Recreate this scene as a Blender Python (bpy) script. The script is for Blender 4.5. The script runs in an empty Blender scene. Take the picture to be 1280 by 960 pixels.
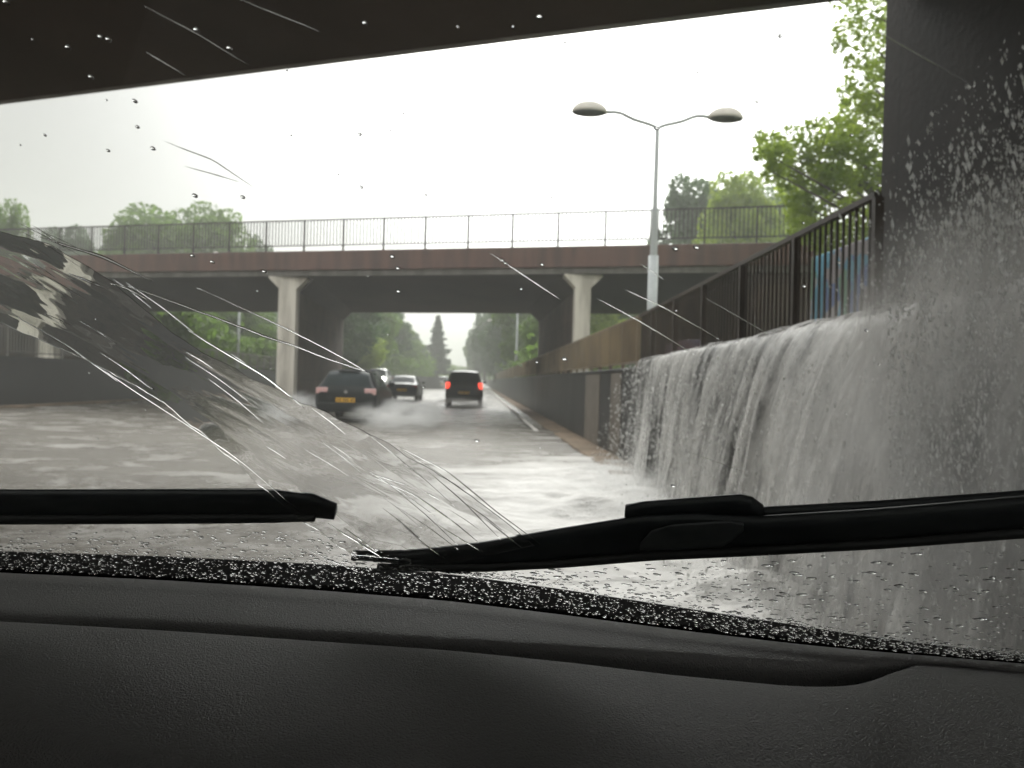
import bpy, math, random
import numpy as np
from mathutils import Vector, Matrix

random.seed(7)
RNG = np.random.default_rng(11)
R = math.radians
scene = bpy.context.scene
COL = scene.collection

# ------------------------------------------------------------------ camera
EYE = Vector((0.0, 0.0, 1.25))
F = 960.0                        # focal length in photo pixels (1280 wide)
yaw, pitch, roll = R(2.5), R(-0.16), R(1.7)
fw = Vector((math.sin(yaw) * math.cos(pitch), math.cos(yaw) * math.cos(pitch), math.sin(pitch)))
rt = fw.cross(Vector((0, 0, 1))).normalized()
up = rt.cross(fw).normalized()
rt2 = rt * math.cos(roll) + up * math.sin(roll)
up2 = up * math.cos(roll) - rt * math.sin(roll)
cam_d = bpy.data.cameras.new("camera")
cam = bpy.data.objects.new("camera", cam_d)
COL.objects.link(cam)
M = Matrix((rt2, up2, -fw)).transposed().to_4x4()
M.translation = EYE
cam.matrix_world = M
cam_d.sensor_width = 36
cam_d.lens = 27.0
cam_d.clip_start = 0.02
cam_d.clip_end = 3000
cam_d.dof.use_dof = True
cam_d.dof.focus_distance = 0.70
cam_d.dof.aperture_fstop = 10.5
scene.camera = cam

# ------------------------------------------------------------------ world and sun (overcast)
SUN_EL, SUN_AZ = R(42), R(6)          # azimuth clockwise from +Y
w = bpy.data.worlds.new("World")
scene.world = w
w.use_nodes = True
nt = w.node_tree
nt.nodes.clear()
sky = nt.nodes.new("ShaderNodeTexSky")
sky.sky_type = 'NISHITA'
sky.sun_disc = False
sky.sun_elevation = SUN_EL
sky.sun_rotation = SUN_AZ
sky.air_density = 1.0
sky.dust_density = 6.0
sky.ozone_density = 1.0
hs = nt.nodes.new("ShaderNodeHueSaturation")
hs.inputs['Saturation'].default_value = 0.10
mx = nt.nodes.new("ShaderNodeMix"); mx.data_type = 'RGBA'
mx.inputs['Factor'].default_value = 0.3
mx.inputs['B'].default_value = (8.7, 8.5, 8.1, 1)     # even grey cloud cover
bg = nt.nodes.new("ShaderNodeBackground")
bg.inputs['Strength'].default_value = 0.15
wo = nt.nodes.new("ShaderNodeOutputWorld")
nt.links.new(sky.outputs[0], hs.inputs['Color'])
nt.links.new(hs.outputs[0], mx.inputs['A'])
# thicker, greyer rain cloud towards the left
wtc = nt.nodes.new("ShaderNodeTexCoord"); wdot = nt.nodes.new("ShaderNodeVectorMath"); wdot.operation = 'DOT_PRODUCT'
wdot.inputs[1].default_value = (-0.66, 0.74, 0.10)
nt.links.new(wtc.outputs['Generated'], wdot.inputs[0])
wmr = nt.nodes.new("ShaderNodeMapRange"); wmr.interpolation_type = 'SMOOTHSTEP'
wmr.inputs['From Min'].default_value = 1.0; wmr.inputs['From Max'].default_value = 0.72
wmr.inputs['To Min'].default_value = 0.27; wmr.inputs['To Max'].default_value = 1.0
nt.links.new(wdot.outputs['Value'], wmr.inputs['Value'])
wnz = nt.nodes.new("ShaderNodeTexNoise"); wnz.inputs['Scale'].default_value = 2.2; wnz.inputs['Detail'].default_value = 5
nt.links.new(wtc.outputs['Generated'], wnz.inputs['Vector'])
wn2 = nt.nodes.new("ShaderNodeMapRange"); wn2.inputs['To Min'].default_value = 0.88; wn2.inputs['To Max'].default_value = 1.12
nt.links.new(wnz.outputs['Fac'], wn2.inputs['Value'])
wm1 = nt.nodes.new("ShaderNodeMath"); wm1.operation = 'MULTIPLY'
nt.links.new(wmr.outputs[0], wm1.inputs[0]); nt.links.new(wn2.outputs[0], wm1.inputs[1])
wsc = nt.nodes.new("ShaderNodeVectorMath"); wsc.operation = 'SCALE'
nt.links.new(mx.outputs['Result'], wsc.inputs[0]); nt.links.new(wm1.outputs[0], wsc.inputs['Scale'])
nt.links.new(wsc.outputs[0], bg.inputs['Color'])
nt.links.new(bg.outputs[0], wo.inputs['Surface'])

sd = bpy.data.lights.new("sun", 'SUN')
sd.energy = 1.2
sd.angle = R(25)
sd.color = (1.0, 0.97, 0.92)
sun = bpy.data.objects.new("sun", sd)
COL.objects.link(sun)
sv = Vector((math.sin(SUN_AZ) * math.cos(SUN_EL), math.cos(SUN_AZ) * math.cos(SUN_EL), math.sin(SUN_EL)))
sun.rotation_euler = sv.to_track_quat('Z', 'Y').to_euler()
sun.location = (20, 20, 60)

scene.view_settings.view_transform = 'Standard'
scene.view_settings.look = 'None'
scene.view_settings.gamma = 1.0
scene.view_settings.exposure = 1.0
scene.view_settings.use_curve_mapping = False
scene.render.engine = 'CYCLES'
cy = scene.cycles
cy.use_denoising = True
cy.max_bounces = 10
cy.diffuse_bounces = 3
cy.glossy_bounces = 4
cy.transmission_bounces = 8
cy.volume_bounces = 1
cy.transparent_max_bounces = 40
cy.caustics_reflective = False
cy.caustics_refractive = False
cy.sample_clamp_indirect = 6.0

# ------------------------------------------------------------------ helpers
def ray(px, py):
    return fw * F + rt2 * (px - 640) - up2 * (py - 480)

def at(px, py, Y):
    """world point at depth Y behind pixel of the photo"""
    d = ray(px, py)
    return EYE + d * (Y / d.y)

def at_z(px, py, z):
    d = ray(px, py)
    return EYE + d * ((z - EYE.z) / d.z)

def tag(o, label=None, cat=None, group=None, kind=None):
    if label: o['label'] = label
    if cat: o['category'] = cat
    if group: o['group'] = group
    if kind: o['kind'] = kind
    return o

def empty(name, loc=(0, 0, 0), rz=0.0, **k):
    o = bpy.data.objects.new(name, None)
    o.empty_display_size = 0.2
    COL.objects.link(o)
    o.location = loc
    o.rotation_euler = (0, 0, rz)
    return tag(o, **k)

class MB:
    def __init__(s): s.v = []; s.f = []
    def add(s, vs, fs):
        b = len(s.v)
        s.v += [tuple(p) for p in vs]
        s.f += [tuple(i + b for i in f) for f in fs]
        return s
    def box(s, x0, x1, y0, y1, z0, z1):
        vs = [(x, y, z) for z in (z0, z1) for x, y in ((x0, y0), (x1, y0), (x1, y1), (x0, y1))]
        return s.add(vs, [(3, 2, 1, 0), (4, 5, 6, 7), (0, 1, 5, 4), (1, 2, 6, 5), (2, 3, 7, 6), (3, 0, 4, 7)])
    def prism(s, poly, z0, z1):
        """poly in xy, counterclockwise"""
        n = len(poly)
        vs = [(x, y, z0) for x, y in poly] + [(x, y, z1) for x, y in poly]
        return s.add(vs, [tuple(range(n - 1, -1, -1)), tuple(range(n, 2 * n))] +
                     [(i, (i + 1) % n, n + (i + 1) % n, n + i) for i in range(n)])
    def xzprism(s, poly, y0, y1):
        n = len(poly)
        vs = [(x, y0, z) for x, z in poly] + [(x, y1, z) for x, z in poly]
        return s.add(vs, [tuple(range(n)), tuple(range(2 * n - 1, n - 1, -1))] +
                     [(i, n + i, n + (i + 1) % n, (i + 1) % n) for i in range(n)])
    def tube(s, pts, rad, n=8, flat=1.0):
        pts = [Vector(p) for p in pts]
        if not hasattr(rad, '__len__'): rad = [rad] * len(pts)
        rings = []
        prev = None
        for i, p in enumerate(pts):
            d = (pts[min(i + 1, len(pts) - 1)] - pts[max(i - 1, 0)]).normalized()
            if prev is None:
                a = d.cross(Vector((0, 0, 1)))
                if a.length < 1e-3: a = d.cross(Vector((0, 1, 0)))
                a.normalize()
            else:
                a = (prev - d * prev.dot(d)).normalized()
            prev = a
            b = d.cross(a)
            rings.append([p + (a * math.cos(t) + b * math.sin(t) * flat) * rad[i]
                          for t in [2 * math.pi * k / n for k in range(n)]])
        return s.rings(rings)
    def rings(s, rings, cap=True, closed=True):
        n = len(rings[0]); vs = [p for r in rings for p in r]; fs = []
        m = n if closed else n - 1
        for i in range(len(rings) - 1):
            for k in range(m):
                fs.append((i * n + k, i * n + (k + 1) % n, (i + 1) * n + (k + 1) % n, (i + 1) * n + k))
        if cap:
            fs.append(tuple(range(n - 1, -1, -1)))
            fs.append(tuple((len(rings) - 1) * n + k for k in range(n)))
        return s.add(vs, fs)
    def build(s, name, mat, parent=None, smooth=False, bevel=0.0):
        me = bpy.data.meshes.new(name)
        me.from_pydata([tuple(p) for p in s.v], [], s.f)
        if mat: me.materials.append(mat)
        if smooth:
            me.polygons.foreach_set("use_smooth", [True] * len(me.polygons))
        me.update()
        o = bpy.data.objects.new(name, me)
        COL.objects.link(o)
        if parent: o.parent = parent
        if bevel:
            m = o.modifiers.new("bevel", 'BEVEL'); m.width = bevel; m.segments = 2; m.limit_method = 'ANGLE'
        return o

def npmesh(name, V, Fc, mat, parent=None, smooth=True):
    me = bpy.data.meshes.new(name)
    V = np.asarray(V, dtype=np.float32); Fc = np.asarray(Fc, dtype=np.int32)
    nf, k = Fc.shape
    me.vertices.add(len(V)); me.vertices.foreach_set("co", V.ravel())
    me.loops.add(nf * k); me.loops.foreach_set("vertex_index", Fc.ravel())
    me.polygons.add(nf)
    me.polygons.foreach_set("loop_start", np.arange(0, nf * k, k, dtype=np.int32))
    me.polygons.foreach_set("loop_total", np.full(nf, k, dtype=np.int32))
    if smooth: me.polygons.foreach_set("use_smooth", np.ones(nf, dtype=bool))
    me.materials.append(mat)
    me.update(calc_edges=True)
    me.validate()
    o = bpy.data.objects.new(name, me)
    COL.objects.link(o)
    if parent: o.parent = parent
    return o

def grid_faces(nu, nv):
    i, j = np.meshgrid(np.arange(nu - 1), np.arange(nv - 1), indexing='ij')
    a = (i * nv + j).ravel()
    return np.stack([a, a + nv, a + nv + 1, a + 1], 1)

def snoise(x, y, seed=0, octaves=4, fx=1.0, fy=1.0):
    """cheap smooth value noise in numpy"""
    x, y = np.broadcast_arrays(np.asarray(x, float), np.asarray(y, float))
    out = np.zeros(x.shape); amp = 1.0; tot = 0
    for o in range(octaves):
        X = x * fx * 2 ** o + 17.3 * o + seed; Y = y * fy * 2 ** o - 9.1 * o + seed * 1.7
        xi = np.floor(X).astype(np.int64); yi = np.floor(Y).astype(np.int64)
        xf = X - xi; yf = Y - yi
        xf = xf * xf * (3 - 2 * xf); yf = yf * yf * (3 - 2 * yf)
        def h(a, b):
            n = (a * 374761393 + b * 668265263 + seed * 974711) & 0x7fffffff
            n = ((n ^ (n >> 13)) * 1274126177) & 0x7fffffff
            return (n & 0xffff) / 65535.0
        v = (h(xi, yi) * (1 - xf) + h(xi + 1, yi) * xf) * (1 - yf) + (h(xi, yi + 1) * (1 - xf) + h(xi + 1, yi + 1) * xf) * yf
        out += amp * v; tot += amp; amp *= 0.5
    return out / tot

# ---- materials
def newmat(name):
    m = bpy.data.materials.new(name); m.use_nodes = True
    n = m.node_tree.nodes; n.clear()
    out = n.new("ShaderNodeOutputMaterial")
    return m, n, m.node_tree.links, out

def surf(name, c1, c2=None, scale=3.0, rough=0.7, bump=0.0, bscale=40.0, stretch=(1, 1, 1), spec=0.5, metal=0.0,
         coat=0.0, detail=6.0, contrast=(0.35, 0.65), rough2=None):
    m, n, l, out = newmat(name)
    b = n.new("ShaderNodeBsdfPrincipled")
    b.inputs['Roughness'].default_value = rough
    b.inputs['Specular IOR Level'].default_value = spec
    b.inputs['Metallic'].default_value = metal
    b.inputs['Coat Weight'].default_value = coat
    tc = n.new("ShaderNodeTexCoord"); mp = n.new("ShaderNodeMapping")
    mp.inputs['Scale'].default_value = stretch
    l.new(tc.outputs['Object'], mp.inputs['Vector'])
    nz = n.new("ShaderNodeTexNoise"); nz.inputs['Scale'].default_value = scale; nz.inputs['Detail'].default_value = detail
    l.new(mp.outputs[0], nz.inputs['Vector'])
    rp = n.new("ShaderNodeValToRGB")
    rp.color_ramp.elements[0].position, rp.color_ramp.elements[1].position = contrast
    c2 = c2 or tuple(x * 0.75 for x in c1)
    rp.color_ramp.elements[0].color = (*c2, 1); rp.color_ramp.elements[1].color = (*c1, 1)
    l.new(nz.outputs['Fac'], rp.inputs[0]); l.new(rp.outputs[0], b.inputs['Base Color'])
    if rough2 is not None:
        mr = n.new("ShaderNodeMapRange"); mr.inputs['To Min'].default_value = rough; mr.inputs['To Max'].default_value = rough2
        l.new(nz.outputs['Fac'], mr.inputs['Value']); l.new(mr.outputs[0], b.inputs['Roughness'])
    if bump:
        nb = n.new("ShaderNodeTexNoise"); nb.inputs['Scale'].default_value = bscale; nb.inputs['Detail'].default_value = 4
        l.new(tc.outputs['Object'], nb.inputs['Vector'])
        bp = n.new("ShaderNodeBump"); bp.inputs['Strength'].default_value = bump; bp.inputs['Distance'].default_value = 0.02
        l.new(nb.outputs['Fac'], bp.inputs['Height']); l.new(bp.outputs[0], b.inputs['Normal'])
    l.new(b.outputs[0], out.inputs['Surface'])
    return m

def emis(name, col, strength, base=(0.5, 0.5, 0.5)):
    m, n, l, out = newmat(name)
    b = n.new("ShaderNodeBsdfPrincipled")
    b.inputs['Base Color'].default_value = (*base, 1)
    b.inputs['Emission Color'].default_value = (*col, 1)
    b.inputs['Emission Strength'].default_value = strength
    b.inputs['Roughness'].default_value = 0.2
    l.new(b.outputs[0], out.inputs['Surface'])
    return m

def glassy(name, ior=1.33, col=(1, 1, 1)):
    m, n, l, out = newmat(name)
    b = n.new("ShaderNodeBsdfGlass")
    b.inputs['IOR'].default_value = ior; b.inputs['Roughness'].default_value = 0.0
    b.inputs['Color'].default_value = (*col, 1)
    l.new(b.outputs[0], out.inputs['Surface'])
    return m

MT = {}
MT['fascia'] = surf('painted maroon concrete', (0.125, 0.062, 0.047), (0.075, 0.042, 0.034), 1.6, 0.6, 0.1, 30, (1.6, 1, 0.22), contrast=(0.38, 0.6))
MT['ledge'] = surf('grey ledge concrete', (0.20, 0.185, 0.17), (0.11, 0.10, 0.09), 1.4, 0.8, 0.1, 30, (1.5, 1, .4))
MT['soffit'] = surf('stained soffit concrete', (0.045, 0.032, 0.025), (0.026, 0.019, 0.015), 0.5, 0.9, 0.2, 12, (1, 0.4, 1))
MT['pier'] = surf('brown pier brickwork', (0.115, 0.078, 0.06), (0.07, 0.05, 0.04), 1.0, 0.85, 0.2, 20)
MT['column'] = surf('pale column concrete', (0.76, 0.71, 0.63), (0.50, 0.46, 0.40), 2.2, 0.75, 0.15, 30, (1.6, 1.6, 0.25), contrast=(.36, .58))
MT['rail'] = surf('dark railing paint', (0.055, 0.045, 0.04), (0.035, 0.03, 0.028), 6, 0.45)
MT['railbrown'] = surf('dark brown railing', (0.075, 0.052, 0.04), (0.045, 0.034, 0.028), 3, 0.5)
MT['railtan'] = surf('weathered brown railing', (0.30, 0.23, 0.14), (0.16, 0.12, 0.085), .5, 0.6)
MT['wallblack'] = surf('wet black retaining wall', (0.035, 0.036, 0.036), (0.02, 0.021, 0.021), 0.7, 0.4, 0.25, 14, (1, 1, 0.25), rough2=0.6)
MT['wallpale'] = surf('pale wall patch', (0.19, 0.165, 0.14), None, 2, 0.6)
MT['galv'] = surf('galvanised grey pole', (0.42, 0.44, 0.44), (0.33, 0.35, 0.35), 4, 0.45, 0, 10, (1, 1, 0.2))
MT['polewhite'] = surf('pale pole sleeve', (0.62, 0.65, 0.66), (0.5, 0.53, 0.54), 4, 0.5)
MT['lamphood'] = surf('cream lamp hood', (0.74, 0.70, 0.63), (0.66, 0.62, 0.56), 5, 0.45)
MT['lampglass'] = surf('grey lamp bowl', (0.12, 0.13, 0.13), None, 5, 0.2)
MT['grass'] = surf('grass', (0.085, 0.12, 0.03), (0.05, 0.075, 0.02), 2.0, 0.9, 0.6, 60)
MT['kerb'] = surf('brown kerb', (0.24, 0.18, 0.13), (0.14, 0.11, 0.08), 1.5, 0.95, 0.2, spec=0.15)
MT['line'] = surf('drowned white line', (0.72, 0.70, 0.66), (0.50, 0.48, 0.45), 0.8, 1.0, spec=0.1)
MT['bark'] = surf('bark', (0.10, 0.085, 0.065), None, 8, 0.9, 0.4)
MT['rubber'] = surf('rubber', (0.012, 0.012, 0.012), None, 8, 0.7)
MT['wiperblk'] = surf('wiper black', (0.018, 0.021, 0.022), (0.012, 0.014, 0.015), 30, 0.45)
MT['wiperplate'] = surf('wiper plate', (0.055, 0.058, 0.06), (0.035, 0.038, 0.04), 40, 0.35)
MT['carblack'] = surf('black car paint', (0.012, 0.015, 0.017), (0.008, 0.011, 0.012), 3, 0.35, spec=0.3)
MT['carwhite'] = surf('white car paint', (0.62, 0.63, 0.62), None, 3, 0.25, coat=0.6)
MT['carglass'] = surf('dark car window', (0.03, 0.04, 0.045), (0.02, 0.028, 0.03), 2, 0.2, spec=0.1)
MT['trim'] = surf('black plastic trim', (0.02, 0.02, 0.02), None, 10, 0.6)
MT['rim'] = surf('alloy rim', (0.35, 0.35, 0.36), None, 10, 0.35, metal=0.8)
MT['chrome'] = surf('chrome', (0.75, 0.75, 0.75), None, 10, 0.15, metal=1.0)
MT['plate'] = surf('yellow number plate', (0.92, 0.50, 0.02), (0.85, 0.44, 0.02), 6, 0.4)
MT['platedark'] = surf('plate marks', (0.03, 0.025, 0.02), None, 6, 0.5)
MT['lenspink'] = surf('pale pink lamp lens', (0.80, 0.55, 0.53), (0.70, 0.36, 0.34), 20, 0.15)
MT['lensred'] = surf('red lamp lens', (0.30, 0.02, 0.015), None, 20, 0.15)
MT['taillit'] = emis('lit tail lamp', (1.0, 0.06, 0.03), 1.3, (0.6, 0.02, 0.02))
MT['headlit'] = emis('lit headlamp', (1.0, 0.98, 0.92), 6.0, (0.8, 0.8, 0.8))
MT['liner'] = surf('dark headliner', (0.03, 0.03, 0.03), None, 30, 0.95)
MT['cowl'] = surf('black cowl', (0.003, 0.003, 0.003), None, 30, 1.0, spec=0.02)
MT['bonnet'] = surf('dark grey bonnet paint', (0.03, 0.03, 0.032), None, 3, 0.2, coat=0.5)
MT['water'] = glassy('clear water')

def joints(m, bw=1.6, rh=0.8):
    """formwork panel joints for walls that run along y"""
    n, l = m.node_tree.nodes, m.node_tree.links
    b = next(x for x in n if x.type == 'BSDF_PRINCIPLED')
    tc = n.new("ShaderNodeTexCoord"); sp_ = n.new("ShaderNodeSeparateXYZ"); cb = n.new("ShaderNodeCombineXYZ")
    l.new(tc.outputs['Object'], sp_.inputs[0]); l.new(sp_.outputs['Y'], cb.inputs['X']); l.new(sp_.outputs['Z'], cb.inputs['Y'])
    br = n.new("ShaderNodeTexBrick"); br.offset = 0.0; br.inputs['Scale'].default_value = 1.0
    br.inputs['Brick Width'].default_value = bw; br.inputs['Row Height'].default_value = rh
    br.inputs['Mortar Size'].default_value = 0.012; br.inputs['Mortar Smooth'].default_value = 0.3
    br.inputs['Color1'].default_value = (1, 1, 1, 1); br.inputs['Color2'].default_value = (.8, .8, .8, 1); br.inputs['Mortar'].default_value = (.35, .35, .35, 1)
    l.new(cb.outputs[0], br.inputs['Vector'])
    src = b.inputs['Base Color'].links[0].from_socket
    mx_ = n.new("ShaderNodeMix"); mx_.data_type = 'RGBA'; mx_.blend_type = 'MULTIPLY'; mx_.inputs['Factor'].default_value = 1
    l.new(src, mx_.inputs['A']); l.new(br.outputs['Color'], mx_.inputs['B']); l.new(mx_.outputs['Result'], b.inputs['Base Color'])
    return m
joints(MT['pier'], 2.2, 1.1); joints(MT['wallblack'], 3.0, 5.0)

def dash_mat():
    m, n, l, out = newmat('grained black dashboard plastic')
    b = n.new("ShaderNodeBsdfPrincipled")
    b.inputs['Roughness'].default_value = 0.58
    b.inputs['Specular IOR Level'].default_value = 0.5
    tc = n.new("ShaderNodeTexCoord")
    nz = n.new("ShaderNodeTexNoise"); nz.inputs['Scale'].default_value = 5; nz.inputs['Detail'].default_value = 5
    l.new(tc.outputs['Object'], nz.inputs['Vector'])
    rp = n.new("ShaderNodeValToRGB")
    rp.color_ramp.elements[0].position = .3; rp.color_ramp.elements[1].position = .7
    rp.color_ramp.elements[0].color = (0.125, 0.123, 0.117, 1); rp.color_ramp.elements[1].color = (0.165, 0.162, 0.154, 1)
    l.new(nz.outputs['Fac'], rp.inputs[0]); l.new(rp.outputs[0], b.inputs['Base Color'])
    # leather grain: warped cells
    wz = n.new("ShaderNodeTexNoise"); wz.inputs['Scale'].default_value = 120
    l.new(tc.outputs['Object'], wz.inputs['Vector'])
    ad = n.new("ShaderNodeMix"); ad.data_type = 'RGBA'; ad.blend_type = 'LINEAR_LIGHT'; ad.inputs['Factor'].default_value = 0.006
    l.new(tc.outputs['Object'], ad.inputs['A']); l.new(wz.outputs['Color'], ad.inputs['B'])
    vo = n.new("ShaderNodeTexVoronoi"); vo.feature = 'DISTANCE_TO_EDGE'; vo.inputs['Scale'].default_value = 330
    l.new(ad.outputs['Result'], vo.inputs['Vector'])
    mr = n.new("ShaderNodeMapRange"); mr.inputs['From Max'].default_value = 0.25
    l.new(vo.outputs['Distance'], mr.inputs['Value'])
    n2 = n.new("ShaderNodeTexNoise"); n2.inputs['Scale'].default_value = 260
    l.new(tc.outputs['Object'], n2.inputs['Vector'])
    a2 = n.new("ShaderNodeMath"); a2.operation = 'ADD'
    l.new(mr.outputs[0], a2.inputs[0]); l.new(n2.outputs['Fac'], a2.inputs[1])
    bp = n.new("ShaderNodeBump"); bp.inputs['Strength'].default_value = 0.7; bp.inputs['Distance'].default_value = 0.0010
    l.new(a2.outputs[0], bp.inputs['Height']); l.new(bp.outputs[0], b.inputs['Normal'])
    l.new(b.outputs[0], out.inputs['Surface'])
    return m
MT['dash'] = dash_mat()

def leaf_mat(name, c1, c2, sc=0.6):
    m, n, l, out = newmat(name)
    tc = n.new("ShaderNodeTexCoord")
    nz = n.new("ShaderNodeTexNoise"); nz.inputs['Scale'].default_value = sc; nz.inputs['Detail'].default_value = 8; nz.inputs['Roughness'].default_value = 0.7
    l.new(tc.outputs['Object'], nz.inputs['Vector'])
    rp = n.new("ShaderNodeValToRGB")
    rp.color_ramp.elements[0].position = .35; rp.color_ramp.elements[1].position = .65
    rp.color_ramp.elements[0].color = (*c2, 1); rp.color_ramp.elements[1].color = (*c1, 1)
    l.new(nz.outputs['Fac'], rp.inputs[0])
    b = n.new("ShaderNodeBsdfPrincipled"); b.inputs['Roughness'].default_value = 0.5
    b.inputs['Specular IOR Level'].default_value = 0.3
    t = n.new("ShaderNodeBsdfTranslucent")
    l.new(rp.outputs[0], b.inputs['Base Color'])
    g = n.new("ShaderNodeHueSaturation"); g.inputs['Value'].default_value = 1.5
    l.new(rp.outputs[0], g.inputs['Color']); l.new(g.outputs[0], t.inputs['Color'])
    ms = n.new("ShaderNodeMixShader"); ms.inputs[0].default_value = 0.55
    l.new(b.outputs[0], ms.inputs[1]); l.new(t.outputs[0], ms.inputs[2]); l.new(ms.outputs[0], out.inputs['Surface'])
    return m
MT['leaf'] = leaf_mat('green leaves', (0.13, 0.215, 0.035), (0.07, 0.12, 0.022))
MT['leafdark'] = leaf_mat('dark leaves', (0.07, 0.13, 0.04), (0.035, 0.07, 0.022))
MT['leaflime'] = leaf_mat('fresh lime leaves', (0.27, 0.34, 0.045), (0.15, 0.22, 0.03), 0.9)
MT['needle'] = leaf_mat('needles', (0.045, 0.075, 0.04), (0.03, 0.05, 0.03))

def flood_mat():
    m, n, l, out = newmat('flood water')
    tc = n.new("ShaderNodeTexCoord")
    sep = n.new("ShaderNodeSeparateXYZ"); l.new(tc.outputs['Object'], sep.inputs[0])
    mp = n.new("ShaderNodeMapping"); mp.inputs['Scale'].default_value = (0.55, 1.1, 1); mp.inputs['Rotation'].default_value = (0, 0, R(-14))
    l.new(tc.outputs['Object'], mp.inputs['Vector'])
    n1 = n.new("ShaderNodeTexNoise"); n1.inputs['Scale'].default_value = 1.1; n1.inputs['Detail'].default_value = 12; n1.inputs['Roughness'].default_value = 0.74
    n1.inputs['Distortion'].default_value = 0.6
    l.new(mp.outputs[0], n1.inputs['Vector'])
    # churned foam below the waterfall
    fx = n.new("ShaderNodeMapRange"); fx.inputs['From Min'].default_value = -1.6; fx.inputs['From Max'].default_value = 1.7
    l.new(sep.outputs['X'], fx.inputs['Value'])
    fy = n.new("ShaderNodeMapRange"); fy.inputs['From Min'].default_value = 13.5; fy.inputs['From Max'].default_value = 8.0
    l.new(sep.outputs['Y'], fy.inputs['Value'])
    mu = n.new("ShaderNodeMath"); mu.operation = 'MULTIPLY'; l.new(fx.outputs[0], mu.inputs[0]); l.new(fy.outputs[0], mu.inputs[1])
    sc_ = n.new("ShaderNodeMath"); sc_.operation = 'MULTIPLY'; sc_.inputs[1].default_value = 0.50; l.new(mu.outputs[0], sc_.inputs[0])
    ad = n.new("ShaderNodeMath"); ad.operation = 'ADD'; l.new(n1.outputs['Fac'], ad.inputs[0]); l.new(sc_.outputs[0], ad.inputs[1])
    rp = n.new("ShaderNodeMapRange"); rp.inputs['From Min'].default_value = 0.53; rp.inputs['From Max'].default_value = 0.80
    l.new(ad.outputs[0], rp.inputs['Value'])
    big = n.new("ShaderNodeTexNoise"); big.inputs['Scale'].default_value = 0.25; big.inputs['Detail'].default_value = 3
    l.new(tc.outputs['Object'], big.inputs['Vector'])
    cr = n.new("ShaderNodeValToRGB")
    cr.color_ramp.elements[0].position = .35; cr.color_ramp.elements[1].position = .65
    cr.color_ramp.elements[0].color = (0.105, 0.093, 0.076, 1); cr.color_ramp.elements[1].color = (0.175, 0.16, 0.138, 1)
    l.new(big.outputs['Fac'], cr.inputs[0])
    mc = n.new("ShaderNodeMix"); mc.data_type = 'RGBA'; mc.inputs['B'].default_value = (0.66, 0.65, 0.63, 1)
    l.new(rp.outputs[0], mc.inputs['Factor']); l.new(cr.outputs[0], mc.inputs['A'])
    b = n.new("ShaderNodeBsdfPrincipled"); b.inputs['IOR'].default_value = 1.33; b.inputs['Specular IOR Level'].default_value = 0.3
    l.new(mc.outputs['Result'], b.inputs['Base Color'])
    rr = n.new("ShaderNodeMapRange"); rr.inputs['To Min'].default_value = 0.26; rr.inputs['To Max'].default_value = 0.7
    l.new(rp.outputs[0], rr.inputs['Value']); l.new(rr.outputs[0], b.inputs['Roughness'])
    n3 = n.new("ShaderNodeTexNoise"); n3.inputs['Scale'].default_value = 4.5; n3.inputs['Detail'].default_value = 8; n3.inputs['Roughness'].default_value = .62
    l.new(mp.outputs[0], n3.inputs['Vector'])
    bp = n.new("ShaderNodeBump"); bp.inputs['Strength'].default_value = 0.8; bp.inputs['Distance'].default_value = 0.10
    l.new(n3.outputs['Fac'], bp.inputs['Height'])
    bp2 = n.new("ShaderNodeBump"); bp2.inputs['Strength'].default_value = 0.5; bp2.inputs['Distance'].default_value = 0.05
    l.new(ad.outputs[0], bp2.inputs['Height']); l.new(bp.outputs[0], bp2.inputs['Normal'])
    l.new(bp2.outputs[0], b.inputs['Normal'])
    l.new(b.outputs[0], out.inputs['Surface'])
    return m
MT['flood'] = flood_mat()

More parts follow.
